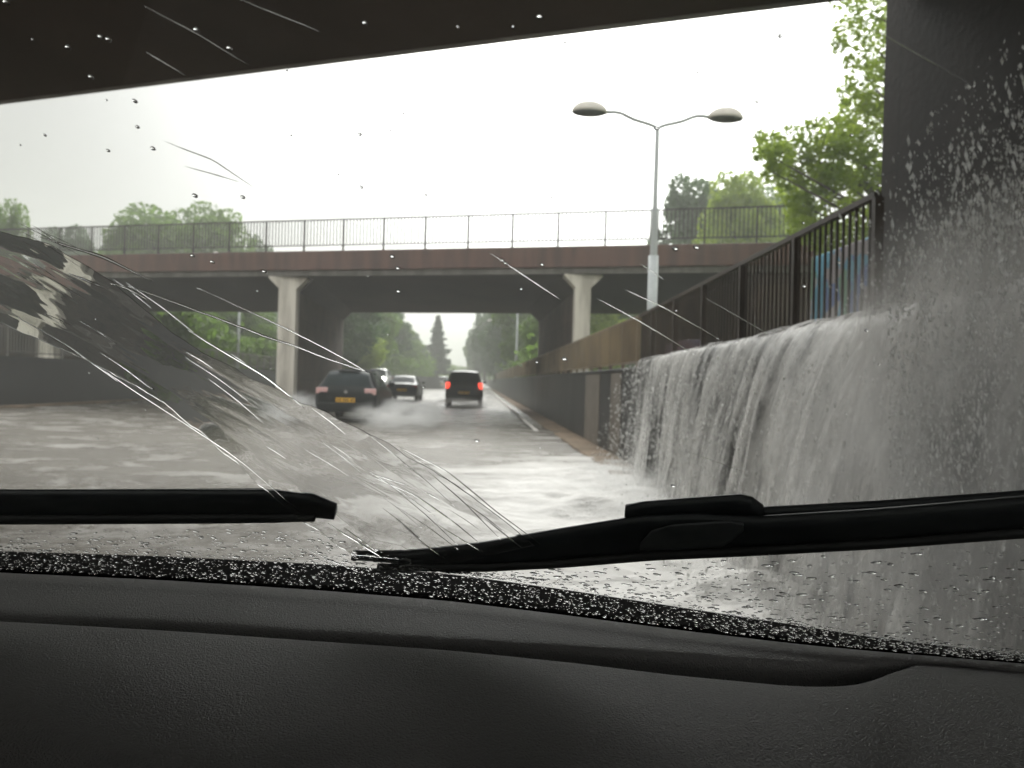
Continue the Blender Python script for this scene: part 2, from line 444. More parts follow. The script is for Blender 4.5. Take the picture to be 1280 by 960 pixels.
def fall_mat(name, lo, hi, seed, top_fade=None, base=(0.95, 0.94, 0.92), dark=(0.27, 0.27, 0.262), sy=3.4, nw=0.45, zs=0.42, cw=.085):
    m, n, l, out = newmat(name)
    tc = n.new("ShaderNodeTexCoord")
    mp = n.new("ShaderNodeMapping"); mp.inputs['Scale'].default_value = (1.0, sy, zs); mp.inputs['Location'].default_value = (seed, seed * 2.1, 0)
    l.new(tc.outputs['Object'], mp.inputs['Vector'])
    n1 = n.new("ShaderNodeTexNoise"); n1.inputs['Scale'].default_value = 1.6; n1.inputs['Detail'].default_value = 7; n1.inputs['Roughness'].default_value = 0.62
    n1.inputs['Distortion'].default_value = 0.5
    l.new(mp.outputs[0], n1.inputs['Vector'])
    mp2 = n.new("ShaderNodeMapping"); mp2.inputs['Scale'].default_value = (1.0, 1.0, 0.33); mp2.inputs['Location'].default_value = (seed, 0, 3)
    l.new(tc.outputs['Object'], mp2.inputs['Vector'])
    n2 = n.new("ShaderNodeTexNoise"); n2.inputs['Scale'].default_value = 26; n2.inputs['Detail'].default_value = 5; n2.inputs['Roughness'].default_value = 0.7
    l.new(mp2.outputs[0], n2.inputs['Vector'])
    mm = n.new("ShaderNodeMath"); mm.operation = 'MULTIPLY_ADD'; mm.inputs[1].default_value = nw
    l.new(n2.outputs['Fac'], mm.inputs[0]); l.new(n1.outputs['Fac'], mm.inputs[2])
    al = n.new("ShaderNodeMapRange"); al.inputs['From Min'].default_value = lo; al.inputs['From Max'].default_value = hi
    l.new(mm.outputs[0], al.inputs['Value'])
    alo = al.outputs[0]
    sep = n.new("ShaderNodeSeparateXYZ"); l.new(tc.outputs['Object'], sep.inputs[0])
    if top_fade:       # water thins out where it is thrown highest
        tf = n.new("ShaderNodeMapRange"); tf.inputs['From Min'].default_value = top_fade[1]; tf.inputs['From Max'].default_value = top_fade[0]
        l.new(sep.outputs['Z'], tf.inputs['Value'])
        mu = n.new("ShaderNodeMath"); mu.operation = 'MULTIPLY'; l.new(alo, mu.inputs[0]); l.new(tf.outputs[0], mu.inputs[1])
        tf2 = n.new("ShaderNodeMapRange"); tf2.inputs['From Min'].default_value = top_fade[3]; tf2.inputs['From Max'].default_value = top_fade[2]
        l.new(sep.outputs['Y'], tf2.inputs['Value'])
        mu2 = n.new("ShaderNodeMath"); mu2.operation = 'MULTIPLY'; l.new(mu.outputs[0], mu2.inputs[0]); l.new(tf2.outputs[0], mu2.inputs[1])
        alo = mu2.outputs[0]
    else:
        tf2 = n.new("ShaderNodeMapRange"); tf2.inputs['From Min'].default_value = 11.3; tf2.inputs['From Max'].default_value = 10.6
        l.new(sep.outputs['Y'], tf2.inputs['Value'])
        mu2 = n.new("ShaderNodeMath"); mu2.operation = 'MULTIPLY'; l.new(alo, mu2.inputs[0]); l.new(tf2.outputs[0], mu2.inputs[1])
        alo = mu2.outputs[0]
    b = n.new("ShaderNodeBsdfPrincipled"); b.inputs['Roughness'].default_value = 0.32; b.inputs['IOR'].default_value = 1.33
    mc = n.new("ShaderNodeMix"); mc.data_type = 'RGBA'; mc.inputs['A'].default_value = (*dark, 1); mc.inputs['B'].default_value = (*base, 1)
    cr = n.new("ShaderNodeMapRange"); cr.inputs['From Min'].default_value = 0.72 - (.45 - nw) * .5 - cw; cr.inputs['From Max'].default_value = 0.72 - (.45 - nw) * .5 + cw * .8
    l.new(mm.outputs[0], cr.inputs['Value']); l.new(cr.outputs[0], mc.inputs['Factor'])
    l.new(mc.outputs['Result'], b.inputs['Base Color'])
    bp = n.new("ShaderNodeBump"); bp.inputs['Strength'].default_value = 0.8; bp.inputs['Distance'].default_value = 0.06
    l.new(mm.outputs[0], bp.inputs['Height']); l.new(bp.outputs[0], b.inputs['Normal'])
    t = n.new("ShaderNodeBsdfTranslucent"); l.new(mc.outputs['Result'], t.inputs['Color'])
    ms = n.new("ShaderNodeMixShader"); ms.inputs[0].default_value = 0.4
    l.new(b.outputs[0], ms.inputs[1]); l.new(t.outputs[0], ms.inputs[2])
    tp = n.new("ShaderNodeBsdfTransparent")
    m3_ = n.new("ShaderNodeMixShader"); l.new(alo, m3_.inputs[0]); l.new(tp.outputs[0], m3_.inputs[1]); l.new(ms.outputs[0], m3_.inputs[2])
    l.new(m3_.outputs[0], out.inputs['Surface'])
    return m

def drop_mat():
    m, n, l, out = newmat('flying water drops')
    b = n.new("ShaderNodeBsdfPrincipled")
    b.inputs['Base Color'].default_value = (0.75, 0.75, 0.74, 1); b.inputs['Roughness'].default_value = 0.12
    b.inputs['Specular IOR Level'].default_value = 1.0
    tc = n.new("ShaderNodeTexCoord"); nz = n.new("ShaderNodeTexNoise"); nz.inputs['Scale'].default_value = 35
    l.new(tc.outputs['Object'], nz.inputs['Vector'])
    rp = n.new("ShaderNodeValToRGB"); rp.color_ramp.elements[0].position = .35; rp.color_ramp.elements[1].position = .65
    rp.color_ramp.elements[0].color = (.6, .6, .58, 1); rp.color_ramp.elements[1].color = (.9, .9, .88, 1)
    l.new(nz.outputs['Fac'], rp.inputs[0]); l.new(rp.outputs[0], b.inputs['Base Color'])
    l.new(b.outputs[0], out.inputs['Surface'])
    return m
MT['drops'] = drop_mat()

# ------------------------------------------------------------------ terrain, road, walls
WALL_X, WTOP = 2.42, 1.53
# ground: one wide sheet with the sunken road cut into it
def ground():
    xs = np.array([-500, -200, -80, -40, -24, -15.2, -14.95, -14.9, -5, 2.9, 2.95, 3.2, 12, 16, 30, 80, 200, 500], float)
    ys = np.array([-60, -20, 0, 10, 20, 30, 45, 60, 75, 90, 105, 120, 160, 220, 320, 600, 900], float)
    V = []
    for y in ys:
        for x in xs:
            xx = x; z = 1.42
            if -14.9 <= x <= 2.9: z = -0.3
            if x >= 16: z = 2.4
            if -16 < x < -4.9:        # left edge of the cutting swings in
                k = min(max((y - 60) / 45, 0), 1)
                if x > -14.9 or x == -14.9 or x in (-14.95, -15.2): pass
                if x in (-14.9, -14.95, -15.2): xx = x + 9.4 * k
            if x == -5 and y > 90: xx = -3.5
            V.append((xx, y, z))
    n = len(xs)
    Fc = grid_faces(len(ys), n)[:, ::-1]
    return tag(npmesh('ground', V, Fc, MT['grass'], smooth=False), kind='structure')
ground()

def flood():
    ys = np.concatenate([np.linspace(-6, 2, 20), np.geomspace(2.05, 120, 420), [200, 400, 800]])
    u = np.linspace(-1, 1, 300)
    # across from left wall to right wall, finer near the right
    xr = WALL_X + 0.02
    X = np.zeros((len(ys), len(u))); Y = np.zeros_like(X)
    for i, y in enumerate(ys):
        k = min(max((y - 60) / 45, 0), 1)
        xl = -14.6 + 9.4 * k
        t = (u + 1) / 2
        t = 1 - (1 - t) ** 1.5
        X[i] = xl + (xr - xl) * t; Y[i] = y
    amp = np.clip(0.075 - 0.0011 * Y, 0.004, 0.075)
    Xr, Yr = X * .93 + Y * .37 + 1.6 * snoise(X, Y, 40, 2, .23, .2), Y * .93 - X * .37 + 1.6 * snoise(X, Y, 41, 2, .2, .24)
    Z = (snoise(Xr, Yr, 3, 5, 0.42, 0.75) - 0.5) * amp * 1.8 + (snoise(Yr * .8 + Xr * .5, Xr, 9, 3, 2.0, 2.6) - .5) * amp * 0.5
    # choppy pile-up under the waterfall
    ch = np.clip((X + 0.6) / 2.4, 0, 1) * np.clip((13 - Y) / 4, 0, 1)
    Z += ch * (0.05 + 0.34 * (snoise(X, Y, 21, 5, 1.7, 2.0) - 0.45))
    # ruts of wheel wash on the left lanes
    Z += 0.05 * np.exp(-((Y - 11.5 + 0.25 * X) ** 2) / 1.2) * np.clip((-X - 2) / 3, 0, 1)
    V = np.stack([X.ravel(), Y.ravel(), Z.ravel()], 1)
    tag(npmesh('flood_water', V, grid_faces(len(ys), len(u))[:, ::-1], MT['flood']), kind='structure')
flood()
MB().box(-14.8, 2.7, -30, 700, -0.25, -0.12).build('road', surf('asphalt', (0.05, 0.05, 0.05), None, 4, 0.8))['kind'] = 'structure'

def wall_mesh(poly, z0, z1):
    return MB().prism(poly, z0, z1)

# right retaining wall
wr = empty('retaining_wall', (WALL_X + 0.2, 20, 0), label='black wet retaining wall on the right with water pouring over its nearer half', cat='wall')
def local(mb, root):
    inv = Matrix.Translation(root.location) @ Matrix.Rotation(root.rotation_euler.z, 4, 'Z')
    inv.invert()
    mb.v = [tuple(inv @ Vector(p)) for p in mb.v]
    return mb
local(MB().box(WALL_X, WALL_X + 0.45, -8, 260, -0.4, WTOP - 0.06), wr).build('wall_face', MT['wallblack'], wr, bevel=0.01)
local(MB().box(WALL_X - 0.03, WALL_X + 0.5, -8, 260, WTOP - 0.058, WTOP), wr).build('coping', MT['wallblack'], wr, bevel=0.01)
for y0, y1 in ((15.2, 17.2), (12.9, 13.9)):
    o = local(MB().box(WALL_X - 0.014, WALL_X - 0.002, y0, y1, -0.3, WTOP - 0.07), wr).build('panel', MT['wallpale'], wr)
    o['label'] = 'paler grey panel of the wall'
# left retaining wall, swings in beyond the bridge
wl = empty('retaining_wall', (-14.8, 30, 0), label='long black retaining wall on the far left edge of the flooded road', cat='wall')
poly = [(-14.6, -8), (-14.6, 60), (-5.2, 105), (-5.2, 260), (-5.6, 260), (-5.6, 105.4), (-15.0, 60.4), (-15.0, -8)]
local(MB().prism(poly, -0.4, WTOP), wl).build('wall_face', MT['wallblack'], wl)
local(MB().prism([(-14.57, -8), (-14.57, 60), (-5.17, 105), (-5.17, 260), (-5.65, 260), (-5.65, 105.4), (-15.05, 60.4), (-15.05, -8)], WTOP + 0.001, WTOP + 0.06), wl).build('coping', MT['wallblack'], wl)

tag(MB().box(1.88, WALL_X - 0.003, 9.5, 120, -0.1, 0.032).build('kerb', MT['kerb'], bevel=0.01), kind='structure')
tag(MB().box(-14.59, -14.1, 5, 60, -0.1, 0.06).build('kerb', MT['kerb'], bevel=0.01), kind='structure')
mk = MB()
for y in np.arange(19, 110, 1.0):
    mk.add([(1.42, y, .05), (1.54, y, .05), (1.54, y + 1.0, .05), (1.42, y + 1.0, .05)], [(0, 1, 2, 3)])
tag(mk.build('road_marking', MT['line']), kind='structure')

# ------------------------------------------------------------------ railings
def parapet_railing(name, p0, p1, z0, h, post_step, bar_step, label, mat, bar=(0.012, 0.03), group=None, gap=0.12, post=(0.025, 0.03)):
    p0 = Vector(p0); p1 = Vector(p1)
    L = (p1 - p0).length; ang = math.atan2(p1.y - p0.y, p1.x - p0.x)
    root = empty(name, (p0.x, p0.y, z0), ang, label=label, cat='railing', group=group)
    MB().box(0, L, -0.025, 0.025, h - 0.04, h).build('top_rail', mat, root)
    MB().box(0, L, -0.02, 0.02, gap, gap + 0.035).build('bottom_rail', mat, root)
    n = int(L / post_step)
    pm = MB().box(-post[0], post[0], -post[1], post[1], -0.02, h - 0.042).build('post', mat, root)
    for i in range(1, n + 1):
        c = pm.copy(); COL.objects.link(c); c.parent = root; c.location = (i * post_step, 0, 0)
    b = MB()
    for i in range(1, int(L / bar_step)):
        x = i * bar_step
        b.box(x - bar[0] / 2, x + bar[0] / 2, -bar[1] / 2, bar[1] / 2, gap + 0.034, h - 0.041)
    o = b.build('bars', mat, root)
    return root

# right railing runs along the coping; heights make its top line
rn = parapet_railing('railing', (WALL_X + 0.18, 4.95, 0), (WALL_X + 0.18, 12.4, 0), WTOP + .19, 0.86, 1.3, 0.095,
                'nearest dark barred railing running up to the dark pier above the waterfall', MT['railbrown'], bar=(0.012, 0.018), gap=0.05)
rn.rotation_euler = Matrix.Rotation(math.pi / 2, 3, 'Z').to_euler(); rn.rotation_euler.y = 0.024
parapet_railing('railing', (WALL_X + 0.18, 12.5, 0), (WALL_X + 0.18, 41.0, 0), WTOP, 0.87, 1.3, 0.085,
                'tan-brown barred railing on the black wall running past the lamp post under the bridge', MT['railtan'], bar=(0.012, 0.05), gap=0.09)
parapet_railing('railing', (WALL_X + 0.18, 41.6, 0), (WALL_X + 0.18, 115, 0), WTOP, 0.87, 2.6, 0.17,
                'far stretch of brown railing on the right wall beyond the bridge', MT['railtan'], bar=(0.02, 0.05), gap=0.09)
parapet_railing('railing', (-14.8, 60, 0), (-14.8, 12, 0), WTOP + 0.06, 0.95, 1.6, 0.16,
                'low grey-brown railing on top of the left retaining wall', MT['ledge'], bar=(0.012, 0.02))

# ------------------------------------------------------------------ bridges
SKEW = math.atan(-0.32)
ZU, ZL, ZT = 4.72, 4.90, 5.56
def bridge(y0, depth, x0, x1, label, name='road_bridge'):
    root = empty(name, (0, y0, 0), SKEW, label=label, cat='bridge')
    c = math.cos(SKEW)
    X0, X1 = x0 / c, x1 / c
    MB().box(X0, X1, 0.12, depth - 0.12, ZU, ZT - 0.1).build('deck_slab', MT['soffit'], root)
    MB().box(X0, X1, 0.02, 0.117, ZU - 0.003, ZL - 0.003).build('ledge', MT['ledge'], root)
    MB().box(X0, X1, -0.12, 0.116, ZL, ZT).build('fascia', MT['fascia'], root, bevel=0.02)
    MB().box(X0, X1, depth - 0.116, depth + 0.12, ZU - 0.003, ZT).build('fascia', MT['fascia'], root, bevel=0.02)
    g = MB()
    for k in range(5):     # soffit joints
        yy = 1.6 + k * (depth - 3) / 4
        g.box(X0, X1, yy, yy + 0.25, ZU - 0.12, ZU - 0.002)
    return root

b2 = bridge(25.0, 13.7, -60, 26, 'long maroon bridge crossing the flooded road ahead, with pale flared columns')
b1 = bridge(8.0, 9.5, -30, 24, 'dark underside of the bridge directly overhead at the top of the view')
b1.rotation_euler.z = math.atan(-0.395)
# the overhead bridge runs back behind the camera: move its body so that its far edge is the one seen
for ch in list(b1.children):
    pass

def to_local(root, mb):
    return local(mb, root)

def pier_wall(root, xf, yf, xb, yb, th, z0, z1, name='pier'):
    """pier as a long wall from front (xf,yf) to back (xb,yb); x is its road-side face"""
    s = 1 if th > 0 else -1
    poly = [(xf, yf), (xf + th, yf), (xb + th, yb), (xb, yb)]
    if s < 0: poly = poly[::-1]
    return to_local(root, MB().prism(poly, z0, z1)).build(name, MT['pier'], root)

def flared_column(root, x0, x1, y, zb, zt, dy=0.5, flare=0.36):
    poly = [(x0, zb), (x1, zb), (x1, zt - 0.42), (x1 + flare, zt - 0.06), (x1 + flare, zt), (x0 - flare, zt), (x0 - flare, zt - 0.06), (x0, zt - 0.42)]
    return to_local(root, MB().xzprism(poly, y, y + dy)).build('column', MT['column'], root, bevel=0.015)

ZC = ZU - 0.006
flared_column(b2, 2.97, 3.47, 24.15, 0, ZC)
flared_column(b2, -7.12, -6.5, 27.35, -0.2, ZC)
flared_column(b2, -17.3, -16.6, 30.75, 0, ZC)
flared_column(b2, 12.4, 13.0, 21.4, 0, ZC)
pier_wall(b2, 3.0, 24.66, 2.86, 37.6, 0.44, 0, ZC)
pier_wall(b2, -6.53, 27.86, -7.2, 40.9, -0.55, -0.2, ZC)
pier_wall(b2, -16.65, 31.26, -18.7, 44.5, -0.6, 0, ZC)
# chamfered haunches where pier tops meet the soffit
def haunch(root, x, ya, yb, s, xb=None):
    xb = x if xb is None else xb
    vs = [(x, ya, ZC), (x, ya, ZC - .5), (x + s * .5, ya, ZC), (xb, yb, ZC), (xb, yb, ZC - .5), (xb + s * .5, yb, ZC)]
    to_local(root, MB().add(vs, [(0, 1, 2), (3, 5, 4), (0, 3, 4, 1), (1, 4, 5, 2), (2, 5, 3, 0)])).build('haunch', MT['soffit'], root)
haunch(b2, 2.995, 24.7, 37.5, -1, 2.855)
haunch(b2, -6.525, 27.9, 40.8, 1, -7.195)
# right abutment and left abutment
to_local(b2, MB().prism([(8.2, 22.6), (14, 20.8), (14, 34.0), (8.2, 35.9)], 0.5, ZC)).build('abutment', MT['pier'], b2)
to_local(b2, MB().prism([(-26, 33.5), (-22.6, 32.5), (-24.5, 45.4), (-28, 46.5)], 0.5, ZC)).build('abutment', MT['pier'], b2)

# bridge railing (front parapet)
c = math.cos(SKEW)
def brail(yoff, label, step=1.5, d=25.0):
    p0 = Vector((0, d, 0)) + Vector((math.cos(SKEW), math.sin(SKEW), 0)) * (-44) + Vector((-math.sin(SKEW), math.cos(SKEW), 0)) * yoff
    p1 = Vector((0, d, 0)) + Vector((math.cos(SKEW), math.sin(SKEW), 0)) * 24 + Vector((-math.sin(SKEW), math.cos(SKEW), 0)) * yoff
    return parapet_railing('railing', p0, p1, ZT + 0.02, 1.08, 1.5, 0.125, label, MT['rail'], bar=(0.028, 0.028), gap=0.16, post=(0.028, 0.03))
brail(0.0, 'thin dark barred railing along the near edge of the maroon bridge')

# near bridge sits from y=8 back over the camera
b1.location = (0, 7.95, 0)
bpy.context.view_layer.update()
for ch in b1.children:
    me = ch.data
    me.transform(Matrix.Scale(-1, 4, Vector((0, 1, 0))))
    me.flip_normals()
# pier beside the road (right) and far left
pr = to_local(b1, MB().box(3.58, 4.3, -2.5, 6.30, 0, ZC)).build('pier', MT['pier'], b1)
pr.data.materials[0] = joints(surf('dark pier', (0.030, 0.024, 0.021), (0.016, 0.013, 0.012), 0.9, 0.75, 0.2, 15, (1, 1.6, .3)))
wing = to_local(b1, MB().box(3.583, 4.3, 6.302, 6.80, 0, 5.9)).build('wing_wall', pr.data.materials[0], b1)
to_local(b1, MB().box(-8.2, -7.6, -6, 10.2, -0.2, ZC)).build('pier', MT['pier'], b1)
to_local(b1, MB().box(-24, -15.5, -3, 12.5, 0, ZC)).build('abutment', MT['pier'], b1)

# ------------------------------------------------------------------ graffiti walls behind the railing
def graffiti_mat():
    m, n, l, out = newmat('graffiti paint')
    tc = n.new("ShaderNodeTexCoord")
    mp = n.new("ShaderNodeMapping"); mp.inputs['Scale'].default_value = (1, 1.5, 1.1)
    l.new(tc.outputs['Object'], mp.inputs['Vector'])
    v = n.new("ShaderNodeTexVoronoi"); v.inputs['Scale'].default_value = 2.3
    nz = n.new("ShaderNodeTexNoise"); nz.inputs['Scale'].default_value = 2.0
    l.new(mp.outputs[0], nz.inputs['Vector'])
    ad = n.new("ShaderNodeMix"); ad.data_type = 'RGBA'; ad.blend_type = 'LINEAR_LIGHT'; ad.inputs['Factor'].default_value = 0.5
    l.new(mp.outputs[0], ad.inputs['A']); l.new(nz.outputs['Color'], ad.inputs['B'])
    l.new(ad.outputs['Result'], v.inputs['Vector'])
    sp = n.new("ShaderNodeSeparateColor"); l.new(v.outputs['Color'], sp.inputs[0])
    rp = n.new("ShaderNodeValToRGB"); rp.color_ramp.interpolation = 'CONSTANT'
    cols = [(0, (.10, .30, .42)), (.22, (.30, .27, .28)), (.4, (.14, .42, .58)), (.55, (.40, .37, .38)), (.7, (.16, .30, .20)), (.85, (.10, .16, .36))]
    e = rp.color_ramp.elements
    e[0].position, e[0].color = 0, (*cols[0][1], 1)
    e[1].position, e[1].color = cols[1][0], (*cols[1][1], 1)
    for p, cc in cols[2:]:
        x = e.new(p); x.color = (*cc, 1)
    l.new(sp.outputs[0], rp.inputs[0])
    b = n.new("ShaderNodeBsdfPrincipled"); b.inputs['Roughness'].default_value = 0.7
    l.new(rp.outputs[0], b.inputs['Base Color']); l.new(b.outputs[0], out.inputs['Surface'])
    return m
MT['graffiti'] = graffiti_mat()
gw = MB().prism([(3.70, 6.95), (3.95, 6.95), (3.95, 8.5), (3.70, 8.5)], WTOP - 0.15, 2.75).build('graffiti_wall', MT['graffiti'], bevel=0.02)
tag(gw, 'low wall painted with blue and teal graffiti beside the dark bridge pier', 'wall')
gm2 = surf('faded lilac paint', (0.30, 0.26, 0.40), (0.40, 0.22, 0.26), 3.0, 0.7)
g2 = MB().prism([(3.95, 14.4), (4.2, 14.4), (4.3, 16.2), (3.95, 16.2)], WTOP - 0.15, 2.15).build('graffiti_wall', gm2, bevel=0.02)
tag(g2, 'small lilac and pink painted block behind the railing beside the lamp post', 'wall')

# ------------------------------------------------------------------ waterfall
def fall_sheet(name, y0, y1, ztop, mat, parent, off=0.0, v0=0.12, v1=0.95, amp=0.05, seed=1, ny=420, nz=90, x_top=None):
    ys = np.linspace(y0, y1, ny); t = np.linspace(0, 1, nz)
    Yg, T = np.meshgrid(ys, t, indexing='ij')
    v = v0 + (v1 - v0) * np.clip((11.2 - Yg) / 7.0, 0, 1)
    v = v * (0.75 + 0.5 * snoise(Yg, T * 0, seed, 3, 1.6, 1))
    lip = 0.22
    tt = np.clip((T - lip) / (1 - lip), 0, 1)
    X = np.where(T < lip, 2.62 - (T / lip) * (2.62 - 2.36), 2.36)
    tau = tt * math.sqrt((ztop) / 4.9)
    X = X - v * tau
    Z = ztop - 4.9 * tau ** 2 + np.where(T < lip, 0.03 * np.sin(T / lip * math.pi), 0)
    nn = snoise(Yg, Z, seed + 4, 4, 4.5, 0.5) - 0.5
    X = X - off - amp * (0.3 + tt) * 2 * nn - amp * 0.6 * tt * (snoise(Yg, Z, seed + 8, 3, 9, 2.0) - .5)
    Z = Z + 0.018 * np.clip(11.0 - Yg, 0, 20) * (1 - tt) + 0.05 * (snoise(Yg, T * 3, seed + 2, 3, 1.2, 1.0) - .5) * (1 - tt)
    V = np.stack([X.ravel(), Yg.ravel(), Z.ravel()], 1)
    o = npmesh(name, V, grid_faces(ny, nz), mat, parent)
    return o
wf = empty('waterfall', (2.4, 6, WTOP), label='grey-white waterfall of flood water pouring over the black retaining wall', cat='waterfall', kind='thing')
def shift(o, root):
    o.data.transform(Matrix.Translation(-root.location)); return o
def fm(*a, **k): return fall_mat(*a, **k)
m1 = fall_mat('falling water back', 0.26, 0.44, 1.0, sy=1.6, nw=0.3, zs=.22, dark=(0.09, 0.09, 0.088), cw=.07)
m2 = fall_mat('falling water front', 0.64, 0.78, 5.0, sy=1.5, nw=0.3, zs=.18, dark=(0.6, 0.6, 0.585))
m3 = fall_mat('falling water spray layer', 0.66, 1.05, 9.0, sy=2.2)
for i, (mm_, off, sd_, am) in enumerate(((m1, 0.0, 1, .05), (m2, 0.05, 5, .11), (m3, 0.14, 9, .12))):
    o = fall_sheet('water_sheet', -0.5, 11.3, WTOP + 0.07, mm_, None, off=off, seed=sd_, amp=am)
    o.parent = wf; o.matrix_parent_inverse = Matrix.Translation(-wf.location)

# water thrown high close to the car
sp = empty('splash', (2.1, 3.4, 0), label='tall grey curtain of splashing water thrown up beside the dark bridge pier', cat='splash')
for i, (x0, lo, hi, sd_) in enumerate(((2.30, 0.25, 0.60, 2), (2.12, 0.38, 0.80, 7), (1.95, 0.46, 1.0, 13))):
    mm_ = fall_mat('thrown water', lo, hi, sd_ * 1.3, top_fade=(1.35, 2.2, 3.7, 4.6), base=(0.96, 0.94, 0.91), dark=(0.78, 0.76, 0.73), sy=1.5)
    ys = np.linspace(-0.8, 5.0, 240); zs = np.linspace(-0.05, 2.5, 110)
    Yg, Zg = np.meshgrid(ys, zs, indexing='ij')
    X = x0 + 0.10 * (Zg - 1.2) + 0.22 * (snoise(Yg, Zg, sd_, 4, 1.6, .7) - .5) + 0.07 * (snoise(Yg, Zg, sd_ + 3, 3, 7, 3) - .5)
    o = npmesh('water_sheet', np.stack([X.ravel(), Yg.ravel(), Zg.ravel()], 1), grid_faces(240, 110), mm_)
    o.parent = sp; o.matrix_parent_inverse = Matrix.Translation(-sp.location)

OCT = np.array([(1, 0, 0), (-1, 0, 0), (0, 1, 0), (0, -1, 0), (0, 0, 1), (0, 0, -1)], float)
OCTF = np.array([(0, 2, 4), (2, 1, 4), (1, 3, 4), (3, 0, 4), (2, 0, 5), (1, 2, 5), (3, 1, 5), (0, 3, 5)])
def droplets(name, P, r, vel, mat, parent=None):
    """P (n,3), r (n,), vel (n,3) stretch vector"""
    n = len(P)
    S = OCT[None] * r[:, None, None]
    d = vel / (np.linalg.norm(vel, axis=1, keepdims=True) + 1e-9)
    along = (S * d[:, None, :]).sum(2, keepdims=True)
    S = S + along * d[:, None, :] * (np.linalg.norm(vel, axis=1)[:, None, None])
    V = (P[:, None, :] + S).reshape(-1, 3)
    Fc = (OCTF[None] + (np.arange(n) * 6)[:, None, None]).reshape(-1, 3)
    return npmesh(name, V, Fc, mat, parent, smooth=True)

def spray_cloud():
    N = 52000
    px = 1000 + 345 * RNG.random(N)
    # top boundary of the spray rises to the right
    topb = np.where(px < 1095, 215 + (1095 - px) * .9, 215 - (px - 1095) * 1.05)
    py = topb + (640 - topb) * RNG.random(N) ** 1.15
    keep = RNG.random(N) < np.clip((py - topb) / 330, 0.0, 1) ** 2.0 + 0.02
    keep &= RNG.random(N) < np.clip((px - 1015 - 45 * RNG.random(N)) / 110, 0.03, 1) ** 1.5
    px, py = px[keep], py[keep]
    Y = np.where(px < 1110, 4.1, 2.3) + 2.2 * RNG.random(len(px)) * np.where(px < 1110, .35, 1)
    P = np.array([tuple(at(a, b, c_)) for a, b, c_ in zip(px, py, Y)])
    ok = (P[:, 0] < 3.4) & (P[:, 0] > 1.0) & ((P[:, 0] < 2.3) | (P[:, 1] < 4.9))
    P = P[ok]
    r = (0.0016 + 0.0055 * RNG.random(len(P)) ** 3) * np.where(P[:, 2] > 1.7, 1.35, 1.0)
    vel = np.stack([0.5 * RNG.normal(size=len(P)) * .4, .6 * RNG.normal(size=len(P)) * .5 + .3, np.abs(RNG.normal(size=len(P))) * 1.2 + .4], 1)
    return droplets('splash_drops', P, r, vel, MT['drops'])
tag(spray_cloud(), kind='stuff')
def fall_drops():
    N = 5000
    y = 2 + 9.4 * RNG.random(N); z = 0.02 + 1.5 * RNG.random(N) ** 1.4
    x = 2.3 - (0.12 + 0.8 * np.clip((11.2 - y) / 7, 0, 1)) * np.sqrt((1.6 - z) / 4.9) - 0.1 - 0.35 * RNG.random(N) ** 2 * (1.7 - z)
    P = np.stack([x, y, z], 1)
    r = 0.003 + 0.006 * RNG.random(N) ** 3
    vel = np.stack([RNG.normal(size=N) * .2, RNG.normal(size=N) * .2, np.full(N, 1.6)], 1)
    return droplets('waterfall_drops', P, r, vel, MT['drops'])
tag(fall_drops(), kind='stuff')

# ------------------------------------------------------------------ mist (tyre spray and the boil under the waterfall)
def mist(name, loc, size, dens, scale=2.0, seed=0.0, col=(0.93, 0.93, 0.92)):
    m, n, l, out = newmat('mist ' + name)
    tc = n.new("ShaderNodeTexCoord")
    ln = n.new("ShaderNodeVectorMath"); ln.operation = 'LENGTH'
    l.new(tc.outputs['Object'], ln.inputs[0])
    fo = n.new("ShaderNodeMapRange"); fo.interpolation_type = 'SMOOTHSTEP'
    fo.inputs['From Min'].default_value = 1.0; fo.inputs['From Max'].default_value = 0.15
    l.new(ln.outputs['Value'], fo.inputs['Value'])
    nz = n.new("ShaderNodeTexNoise"); nz.inputs['Scale'].default_value = scale; nz.inputs['Detail'].default_value = 4
    mp = n.new("ShaderNodeMapping"); mp.inputs['Location'].default_value = (seed, seed, 0)
    l.new(tc.outputs['Object'], mp.inputs['Vector']); l.new(mp.outputs[0], nz.inputs['Vector'])
    nr = n.new("ShaderNodeMapRange"); nr.inputs['From Min'].default_value = .38; nr.inputs['From Max'].default_value = .7
    l.new(nz.outputs['Fac'], nr.inputs['Value'])
    mu = n.new("ShaderNodeMath"); mu.operation = 'MULTIPLY'; l.new(fo.outputs[0], mu.inputs[0]); l.new(nr.outputs[0], mu.inputs[1])
    m2_ = n.new("ShaderNodeMath"); m2_.operation = 'MULTIPLY'; m2_.inputs[1].default_value = dens; l.new(mu.outputs[0], m2_.inputs[0])
    v = n.new("ShaderNodeVolumePrincipled"); v.inputs['Color'].default_value = (*col, 1)
    l.new(m2_.outputs[0], v.inputs['Density']); l.new(v.outputs[0], out.inputs['Volume'])
    bm = MB()
    # ellipsoid shell
    rings = []
    for i in range(1, 12):
        a = math.pi * i / 12
        rings.append([(math.sin(a) * math.cos(t), math.sin(a) * math.sin(t), -math.cos(a)) for t in [2 * math.pi * k / 20 for k in range(20)]])
    bm.rings(rings)
    o = bm.build(name, m)
    o.location = loc; o.scale = size
    return tag(o, kind='stuff')
mist('tyre_spray', (-2.0, 21.0, 0.28), (1.5, 4.5, 0.5), 2.8, 2.4, 1)
mist('tyre_spray', (-5.0, 21.5, 0.3), (0.8, 3.5, 0.6), 2.8, 2.2, 3)
mist('tyre_spray', (-0.7, 35.2, 0.2), (1.9, 3.6, 0.4), 0.9, 2.2, 5)
mist('tyre_spray', (-4.3, 47.5, 0.2), (1.6, 3.5, 0.45), 0.7, 2.2, 8)
